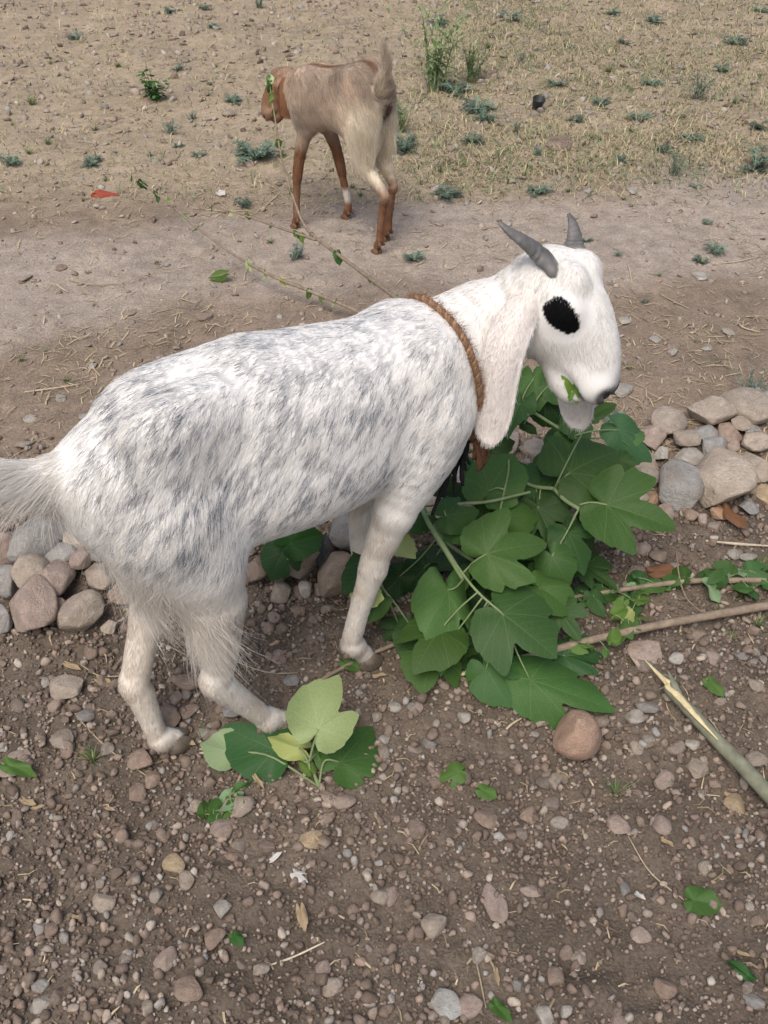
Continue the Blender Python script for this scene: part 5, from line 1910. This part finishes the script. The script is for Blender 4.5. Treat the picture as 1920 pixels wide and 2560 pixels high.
# ================================================================== field plants, straw, scraps
class Blades:
    """collects thin curved blades as triangles strips with a colour each"""
    def __init__(self):
        self.V, self.F, self.C, self.n = [], [], [], 0

    def blade(self, pts, wid, col, side):
        pts = np.asarray(pts, float)
        k = len(pts)
        w = np.asarray(wid, float)[:, None] if np.ndim(wid) else np.full((k, 1), wid)
        side = unit(side)
        self.V.append(np.vstack([pts - side * w, pts + side * w]))
        n = self.n
        self.F += [(n + i, n + k + i, n + k + i + 1, n + i + 1) for i in range(k - 1)]
        self.C.append(np.repeat(np.array(col, float)[None], 2 * k, 0))
        self.n += 2 * k

    def data(self, name, mat):
        return mesh_data(name, np.vstack(self.V), np.array(self.F), mat, False, np.vstack(self.C))


def thistle(seed, tall=0.5, col=(.16, .225, .165)):
    """low spiny rosette, leaves jagged and arching, about 1 unit across"""
    r = np.random.default_rng(seed)
    B = Blades()
    for i in range(22):
        a = r.random() * 6.28
        L = r.uniform(.3, .55)
        h = r.uniform(.15, 1.0) * tall
        d = np.array([math.cos(a), math.sin(a), 0])
        s = np.array([-d[1], d[0], 0])
        t = np.linspace(0, 1, 9)
        P = d * (t * L)[:, None] + np.array([0, 0, 1.0]) * (h * np.sin(t * 2.2) * .7)[:, None]
        c = np.array(col) * r.uniform(.7, 1.35)
        B.blade(P, .018 * (1.1 - t), c * 1.15, s)
        for j in range(1, 9):
            for q in (-1, 1):
                l = L * .34 * (1.05 - abs(t[j] - .5)) * r.uniform(.6, 1.1)
                e = P[j] + (s * q * .9 + d * .55) * l + np.array([0, 0, r.uniform(-.02, .06)])
                B.blade([P[j], (P[j] + e) / 2 + np.array([0, 0, .015]), e], [.022, .020, .002], c * r.uniform(.85, 1.15), np.cross(e - P[j], [0, 0, 1]))
    return B.data('thistle', M_PLANT)


def feathery(seed, col=(.20, .265, .21), up=1.0, stems=16, buds=False):
    r = np.random.default_rng(seed)
    B = Blades()
    for i in range(stems):
        a = r.random() * 6.28
        lean = r.uniform(.1, .65) if not buds else r.uniform(.02, .28)
        h = r.uniform(.5, 1.0) * up
        d = np.array([math.cos(a) * lean, math.sin(a) * lean, 1.0])
        t = np.linspace(0, 1, 10)
        P = np.outer(t * h, d) + np.outer(t * t * h * .15, [r.normal(), r.normal(), -.6])
        P[:, :2] += r.normal(size=2) * .05
        c = np.array(col) * r.uniform(.75, 1.25)
        B.blade(P, .010 * (1.2 - t), c, [-d[1] + .01, d[0], 0])
        for j in range(2, 10):
            for q in range(4 if not buds else 2):
                f = unit(r.normal(size=3) + np.array([0, 0, .6]))
                l = r.uniform(.07, .16) * (1.2 - t[j] * .5)
                e = P[j] + f * l
                B.blade([P[j], (P[j] + e) / 2, e], [.007, .010, .001], c * r.uniform(.8, 1.2), np.cross(f, [.3, .2, 1]))
                if buds and j > 5 and r.random() < .5:
                    for ax in (np.array([1.0, 0, 0]), np.array([0, 1.0, 0])):
                        B.blade([e - [0, 0, .010], e, e + [0, 0, .010]], [.002, .011, .002], (.62, .60, .38), ax)
    return B.data('feathery_weed', M_PLANT)


def tuft(seed, n=46, h=.8, col=(.13, .20, .075), dry=.25):
    r = np.random.default_rng(seed)
    B = Blades()
    for i in range(n):
        a = r.random() * 6.28
        d = np.array([math.cos(a), math.sin(a), 0])
        L = r.uniform(.3, 1.0) * h
        lean = r.uniform(.25, 1.1)
        t = np.linspace(0, 1, 5)
        P = d * (.12 * r.random() + lean * L * t ** 1.4)[:, None] * .7 + np.array([0, 0, 1.0]) * (L * (t - .38 * lean * t * t))[:, None]
        c = np.array(col) if r.random() > dry else np.array([.42, .34, .19])
        B.blade(P, .022 * (1.05 - t), c * r.uniform(.7, 1.3), [-d[1], d[0], 0])
    return B.data('grass_tuft', M_PLANT)


def bushy(seed):
    r = np.random.default_rng(seed)
    B = Blades()
    for i in range(11):
        a = r.random() * 6.28
        lean = r.uniform(.15, .75)
        h = r.uniform(.55, 1.0)
        d = np.array([math.cos(a) * lean, math.sin(a) * lean, 1.0])
        t = np.linspace(0, 1, 7)
        P = np.outer(t * h * .85, d)
        B.blade(P, .012, (.19, .16, .09), [-d[1] + .01, d[0], 0])
        for j in range(2, 7):
            for q in range(3):
                f = unit(np.array([r.normal(), r.normal(), r.uniform(-.4, .3)]))
                e0 = P[j] + f * .05
                L = r.uniform(.10, .19)
                s = np.cross(f, [0, 0, 1.0])
                c = np.array([.055, .13, .032]) * r.uniform(.65, 1.5)
                B.blade([e0, e0 + f * L * .3, e0 + f * L * .65 + [0, 0, -.01], e0 + f * L + [0, 0, -.03]], [.02, .065, .05, .002], c, s)
    return B.data('young_bush', M_PLANT)


THI = [thistle(800 + i) for i in range(4)]
FEA = [feathery(820 + i) for i in range(2)]
TUF = [tuft(840 + i) for i in range(4)]
WIS = [feathery(860 + i, (.22, .29, .14), 1.0, 18, True) for i in range(2)]
BUS = bushy(880)


def plant(name, me, u, v, size_px, label, cat, group, zs=1.0, rz=None, r=random):
    """plant whose foot is seen at photo pixel (u, v) and whose spread is about size_px photo pixels"""
    p = on_ground(u, v)
    s = size_px * depth_of(p) / FPX
    o = bpy.data.objects.new(name, me)
    o.location = (p[0], p[1], p[2] - .004)
    o.scale = (s, s, s * zs)
    o.rotation_euler = (0, 0, r.random() * 6.28 if rz is None else rz)
    link(o)
    return tag(o, label, cat, group)


T_F = [(428, 335, 70), (640, 398, 125), (585, 258, 74), (29, 412, 66), (608, 515, 44), (741, 645, 66), (431, 30, 58), (512, 22, 42), (535, 70, 42), (191, 98, 48), (648, 20, 46), (446, 366, 32), (231, 412, 60), (498, 392, 42), (443, 175, 44), (483, 298, 30),
       (1116, 492, 62), (1345, 486, 62), (1886, 426, 92), (1787, 630, 60), (1544, 640, 36), (1773, 558, 40), (1463, 602, 38), (1035, 650, 46), (1012, 378, 92), (995, 290, 72), (1139, 236, 84), (1190, 280, 90), (1180, 357, 60), (1208, 304, 56), (1747, 248, 92), (1631, 212, 70),
       (1637, 56, 66), (1388, 214, 56), (1562, 404, 52), (1342, 386, 46), (1753, 656, 48), (1530, 36, 56), (1892, 322, 66), (1730, 348, 56), (1689, 440, 60), (1741, 468, 34), (1093, 60, 60), (1535, 1052, 46), (1614, 754, 30), (376, 392, 36), (1272, 50, 42), (1900, 30, 36),
       (1440, 300, 50), (1500, 260, 44), (1290, 330, 46), (1600, 300, 50), (1660, 380, 48), (1800, 180, 50), (1420, 120, 44), (1300, 160, 46), (1560, 110, 40), (1840, 110, 44)]
for i, (u, v, s) in enumerate(T_F):
    if v > 1000:
        lb, gp = 'blue-green spiny weed growing at the back edge of the rock row', None
    elif v > 520:
        lb, gp = 'small dark spiny weed growing alone on the pale trodden path', 'ragged weeds on the path'
    elif u > 980:
        lb, gp = 'low blue-green spiny weed among the dry grass of the field', 'ragged weeds in the dry grass'
    else:
        lb, gp = 'low blue-green spiny weed on the stony bare field beside the brown goat', 'ragged weeds on the stony field'
    o = plant('ragged_weed', THI[i % 4] if i % 5 else FEA[i % 2], u, v, s * (.8 + .5 * random.random()), lb.replace('spiny', 'ragged'), 'weed', gp, random.uniform(.6, 1.3))
    o.scale.x *= random.uniform(.7, 1.3)
G_T = [(121, 360, 60), (81, 262, 80), (75, 385, 56), (237, 326, 60), (127, 162, 40), (295, 168, 54), (524, 214, 48), (278, 238, 34), (32, 313, 34), (263, 452, 44), (64, 440, 32), (208, 502, 38), (393, 660, 46), (677, 608, 44), (541, 168, 34), (167, 955, 64), (55, 902, 48), (236, 764, 32), (114, 880, 34),
       (1580, 330, 60), (1480, 350, 60), (1320, 420, 50), (1100, 430, 50), (1250, 390, 60), (1700, 300, 60), (1840, 260, 60), (1520, 180, 60), (1400, 90, 50), (1220, 120, 60), (900, 490, 50), (880, 470, 50), (1050, 500, 46), (1573, 922, 40), (1741, 856, 38), (1797, 904, 40), (1756, 660, 46), (1648, 690, 38), (1420, 480, 46), (1560, 500, 44), (1250, 480, 46), (1160, 410, 50), (1640, 460, 46)]
for i, (u, v, s) in enumerate(G_T):
    if v > 700:
        lb, gp = 'small green grass tuft on bare earth behind the rock row', 'grass tufts behind the rocks'
    elif u > 860:
        lb, gp = 'short half-dry grass tuft in the grassy part of the field', 'tufts in the grassy field'
    else:
        lb, gp = 'short green grass tuft on the stony bare field', 'tufts on the stony field'
    plant('grass_tuft', TUF[i % 4], u, v, s * .8, lb, 'grass', gp, .8)
for i, (u, v, s) in enumerate([(1850, 1490, 90), (1895, 1565, 66), (1825, 1600, 60), (1740, 1590, 60), (1900, 1420, 80), (1795, 1530, 50)]):
    plant('grass_tuft', TUF[i % 4], u, v, s, 'fresh green grass tuft beside the two bare cut branches', 'grass', 'grass by the cut branches', .9)
for u, v, s, lb in ((1540, 1985, 100, 'half-dry grass tuft rooted among foreground pebbles below the big round stone'), (231, 1900, 105, 'green spreading grass tuft beside the white goat rear hoof'), (505, 1850, 80, 'seeding green grass beside the leafy sprig'), (1590, 1655, 60, 'thin grass blades by the flat pinkish stone'), (690, 1930, 70, 'green seedling tuft in front of the leafy sprig'), (130, 1325, 50, 'green tuft growing out of the rock pile under the goat tail')):
    plant('grass_tuft', TUF[int(u) % 4], u, v, s, lb, 'grass', None, .75)
plant('feathery_weed', FEA[0], 1876, 990, 110, 'feathery grey-green weed growing behind the tan rocks', 'weed', None, .75)
plant('young_bush', BUS, 393, 252, 82, 'small dark green bush standing alone on the stony field', 'bush', None, 1.0)
plant('wispy_weed', WIS[0], 1087, 225, 240, 'tall wispy green weed with tiny pale flowers behind the brown goat', 'weed', None, .95)
plant('wispy_weed', WIS[1], 1175, 205, 150, 'shorter wispy flowering weed beside the tall one in the grass', 'weed', None, .9)
plant('wispy_weed', WIS[1], 1000, 330, 110, 'wispy flowering weed close behind the brown goat hind legs', 'weed', None, .9)


# dry grass and straw: too many to count
def litter(name, label, n, seed, kind):
    r = np.random.default_rng(seed)
    if kind == 'grass':
        xy = scatter(n * 2, 3.35, 8.8, 1.3, r, 1.2)
        q = fbm(np.concatenate([xy * 1.6, xy[:, :1] * 0], 1), 90, 3)
        right = sstep(-.25, .35, xy[:, 0] - .12 * (xy[:, 1] - 3.4)) * sstep(3.3, 3.7, xy[:, 1] - .12 * xy[:, 0])
        xy = xy[r.random(len(xy)) < (right * (.35 + .75 * sstep(.35, .6, q)) + .10)]
    elif kind == 'straw':
        xy = scatter(n, 1.75, 8.8, 1.35, r, 1.0)
        q = fbm(np.concatenate([xy * 2.6, xy[:, :1] * 0], 1), 95, 3)
        keep = .2 + .8 * sstep(.42, .6, q)
        keep *= np.where(np.abs(xy[:, 1] - 3.0 - .22 * xy[:, 0]) < .3, .4, 1.0)
        xy = xy[r.random(len(xy)) < keep]
    else:
        xy = scatter(n, .5, 1.8, 1.0, r, .2)
    n = len(xy)
    z = H(xy[:, 0], xy[:, 1])
    a = r.random(n) * 6.28
    d = np.stack([np.cos(a), np.sin(a), np.zeros(n)], 1)
    s = np.stack([-d[:, 1], d[:, 0], np.zeros(n)], 1)
    o = np.concatenate([xy, z[:, None]], 1)
    if kind == 'grass':
        L = (.012 + .05 * r.random(n) ** 1.8)[:, None]
        up = r.uniform(.15, 1.0, n)[:, None]
        p0 = o - [0, 0, .003]
        p1 = o + d * L * .35 + np.array([0, 0, 1.0]) * L * .5 * up
        p2 = o + d * L * .95 + np.array([0, 0, 1.0]) * L * .72 * up
        w = r.uniform(.0010, .0022, n)[:, None]
        g = r.random(n) < (.25 + .35 * fbm(np.concatenate([xy * 2.2, xy[:, :1] * 0], 1), 97, 2))
        c = np.where(g[:, None], np.array([.19, .235, .12]), np.array([.46, .39, .24])) * r.uniform(.65, 1.3, n)[:, None]
    else:
        L = r.uniform(.012, .06, n)[:, None] * (1 if kind == 'straw' else .6)
        p0 = o + [0, 0, .003]
        p1 = o + d * L * .5 + s * L * r.normal(size=(n, 1)) * .12 + np.array([0, 0, 1]) * (.003 + .008 * r.random((n, 1)))
        p2 = o + d * L
        p2[:, 2] = H(p2[:, 0], p2[:, 1]) + .003 + .006 * r.random(n)
        w = r.uniform(.0006, .0018, n)[:, None]
        c = np.array([.50, .41, .26]) * r.uniform(.55, 1.25, n)[:, None]
    V = np.stack([p0 - s * w, p0 + s * w, p1 - s * w, p1 + s * w, p2], 1).reshape(-1, 3)
    b = np.arange(n)[:, None] * 5
    F = np.concatenate([b + [0, 1, 3], b + [0, 3, 2], b + [2, 3, 4]], 0)
    return tag(mk(name, V, F, M_STRAW, smooth=False, col=np.repeat(c, 5, 0)), label, 'litter' if kind != 'grass' else 'grass', kind='stuff')


litter('dry_grass', 'short half-dry grass thinly covering the field', 112000, 401, 'grass')
litter('straw_litter', 'broken dry straw littering the field and the path edge', 42000, 402, 'straw')
litter('soil_straw', 'fine dry stalks and rootlets strewn on the loose soil', 420, 403, 'soil')


# ------------------------------------------------------------------ single scraps and stalks
def loose_leaf(u0, v0, u1, v1, kind, wid, tint, label, lift=.014, flip=False, cat='leaf', name='fallen_leaf', group=None, mat=None):
    b, t = on_ground(u0, v0, lift), on_ground(u1, v1, lift + .006)
    o = bpy.data.objects.new(name, leaf_data(kind, (int(u0) % 3)))
    o.color = (*tint, 1)
    link(o)
    mid = (b + t) / 2
    o.matrix_basis = axes_matrix(b, t - b, np.array([0, 0, -1.0 if flip else 1.0]) + .25 * (CC - mid), 1, wid)
    if mat:
        me = o.data.copy()
        me.materials.clear()
        me.materials.append(mat)
        o.data = me
    return tag(o, label, cat, group)


M_DRYLEAF = mat_flat('dry_leaf', (.37, .28, .17), .8, .15, .35, 30, .5)
M_BRLEAF = mat_flat('brown_leaf', (.17, .085, .045), .7, .2, .35, 30, .5)
M_PAPER = mat_flat('pale_scrap', (.52, .50, .46), .8, .15, .12, 30, .2)
M_RED = mat_flat('red_scrap', (.30, .07, .045), .8, .15, .25, 30, .3)
loose_leaf(1735, 2250, 1810, 2262, 'heart', .95, (1.15, 1.15, 1.0), 'half a torn light green leaf lying alone on foreground soil', .012)
loose_leaf(1148, 1930, 1092, 1948, 'left', .9, LT, 'small green serrated leaf lying below the leaf heap')
loose_leaf(1205, 1975, 1245, 1992, 'heart', .8, LT, 'tiny torn green leaf beside the small serrated one')
loose_leaf(1870, 2440, 1818, 2395, 'heart', .45, (.5, .8, .7), 'dark green leaf half buried in the foreground pebbles', .01)
loose_leaf(1240, 2515, 1282, 2552, 'heart', .55, (1.0, 1.1, .8), 'narrow green leaf beside the pointed pale grey stone')
loose_leaf(585, 2340, 610, 2362, 'heart', .7, (.7, 1.0, .8), 'scrap of dark green leaf in the foreground gravel')
loose_leaf(25, 1915, 92, 1935, 'heart', .5, LT, 'scrap of bright leaf lying on the broad flat brown stone', .022)
loose_leaf(865, 1655, 905, 1672, 'heart', .8, LT, 'small green leaf scrap beside the thin dark stick', .012)
loose_leaf(1775, 1705, 1812, 1740, 'heart', .6, LT, 'small green leaf lying beside the broken stick')
loose_leaf(752, 2275, 764, 2325, 'heart', .4, (1, 1, 1), 'curled tan dead leaf standing in the foreground gravel', .012, mat=M_DRYLEAF)
for u, v, du, dv in ((87, 2019, 30, -8), (269, 2019, 22, 6), (185, 2290, 24, 6), (940, 1690, 34, -8), (775, 2090, 30, 10), (170, 1660, 40, 14), (465, 1850, 30, 12), (700, 1570, 34, 8), (680, 1610, 26, -12), (1400, 1930, 30, 14), (1660, 2100, 36, 20), (640, 1945, 26, 30), (1500, 1825, -40, 8), (1850, 2380, 34, 12), (1240, 2430, 10, 40), (60, 2000, 36, 10), (250, 1700, 40, 8), (1820, 1985, 40, 10)):
    loose_leaf(u, v, u + du * .8, v + dv * .8, 'heart', .34, (1, 1, 1), 'curled straw-yellow dead leaf scrap on the loose soil', .008, mat=M_DRYLEAF, group='dead leaf scraps on the soil')
loose_leaf(1815, 1275, 1868, 1318, 'heart', .4, (1, 1, 1), 'curled orange-brown dead leaf below the biggest slab rock', .025, mat=M_BRLEAF)
loose_leaf(1640, 1428, 1700, 1420, 'heart', .6, (1, 1, 1), 'dark brown dead leaf above the thin grey branch', .02, mat=M_BRLEAF)
loose_leaf(738, 2182, 764, 2196, 'left', .7, (1, 1, 1), 'torn white scrap lying in the foreground soil', .008, mat=M_PAPER, cat='scrap', name='pale_scrap')
loose_leaf(680, 2148, 704, 2128, 'heart', .4, (1, 1, 1), 'narrow ragged white scrap above the torn one', .008, mat=M_PAPER, cat='scrap', name='pale_scrap')
loose_leaf(1594, 2236, 1614, 2246, 'heart', .5, (1, 1, 1), 'small glossy white chip on the soil near the half torn leaf', .006, mat=M_PAPER, cat='scrap', name='pale_scrap')
loose_leaf(548, 480, 562, 484, 'heart', .8, (1, 1, 1), 'tiny white scrap on the field beside the long leafy twig', .01, mat=M_PAPER, cat='scrap', name='pale_scrap')
loose_leaf(245, 484, 298, 480, 'left', .45, (1, 1, 1), 'crumpled red scrap lying on the field edge', .012, mat=M_RED, cat='scrap', name='red_scrap')


def stalk(u0, v0, u1, v1, rad, col, label, group=None, lift=.006, bow=.0):
    a, b = on_ground(u0, v0, lift), on_ground(u1, v1, lift)
    m = (a + b) / 2
    m[2] = Hs(m[0], m[1]) + lift
    m += np.cross(unit(b - a), [0, 0, 1]) * bow
    V, F = tube([a, m, b], [rad * .7, rad, rad * .6], 6, 14, True, .2, int(u0))
    return tag(mk('dry_stalk', V, F, M_STRAW, col=col), label, 'stalk', group)


SC, DC = (.55, .46, .31), (.16, .115, .085)
stalk(637, 2424, 812, 2355, .0019, (.62, .55, .42), 'pale straight straw stalk lying on foreground pebbles')
stalk(1495, 2306, 1546, 2330, .0020, DC, 'short dark twig piece on the foreground soil')
stalk(1250, 1840, 1305, 1795, .0024, (.6, .5, .34), 'short pale wood splinter between the leaf heap and the round stone')
stalk(1765, 1352, 1925, 1365, .0034, (.58, .5, .38), 'flat pale stalk lying below the biggest slab rock')
for u0, v0, u1, v1, bw in ((190, 1790, 390, 1955, .01), (170, 700, 310, 708, .02), (1570, 2090, 1710, 2250, .01), (340, 1590, 470, 1640, -.01), (560, 1640, 790, 1680, .02), (1190, 2400, 1215, 2520, .0), (1820, 1480, 1925, 1440, .01), (1760, 1940, 1800, 1990, .02), (140, 710, 170, 730, 0), (830, 300, 760, 280, 0),
                           (1230, 380, 1300, 340, .02), (1780, 660, 1900, 640, .01), (1650, 735, 1720, 770, .0), (1570, 660, 1580, 710, 0), (1840, 800, 1900, 830, .02), (1530, 170, 1600, 120, .02), (640, 530, 700, 480, 0), (480, 520, 640, 525, .01), (200, 1660, 310, 1690, .01), (60, 980, 200, 960, .01)):
    stalk(u0, v0, u1, v1, .0014 if v0 > 1200 else .0019, np.array(SC) * random.uniform(.7, 1.1), 'thin dry straw stalk lying on the ground', 'straw stalks on the ground', .006, bw)
# black plastic cup in the field
pc_ = on_ground(1340, 275)
cup = empty('plastic_cup', tuple(pc_))
tag(cup, 'small black plastic cup standing in the dry grass', 'cup')
th = np.linspace(0, 2 * math.pi, 20, endpoint=False)
prof = [(.0, .004), (.016, .004), (.024, .052), (.026, .053), (.0265, .050), (.018, .0), (.0, 0)]
V = np.array([(a * math.cos(t), a * math.sin(t), z) for a, z in prof for t in th])
F = [(i * 20 + j, i * 20 + (j + 1) % 20, (i + 1) * 20 + (j + 1) % 20, (i + 1) * 20 + j) for i in range(len(prof) - 1) for j in range(20)]
co = mk('cup_wall', V, F, M_PLASTIC, cup)
co.rotation_euler = (.25, .15, 0)
rim_pts = [(.0262 * math.cos(t), .0262 * math.sin(t), .052) for t in np.linspace(0, 2 * math.pi, 24)]
V, F = tube(rim_pts, [.0018], 6, 48, False)
rm = mk('rim', V, F, M_PLASTIC, cup)
rm.rotation_euler = (.25, .15, 0)
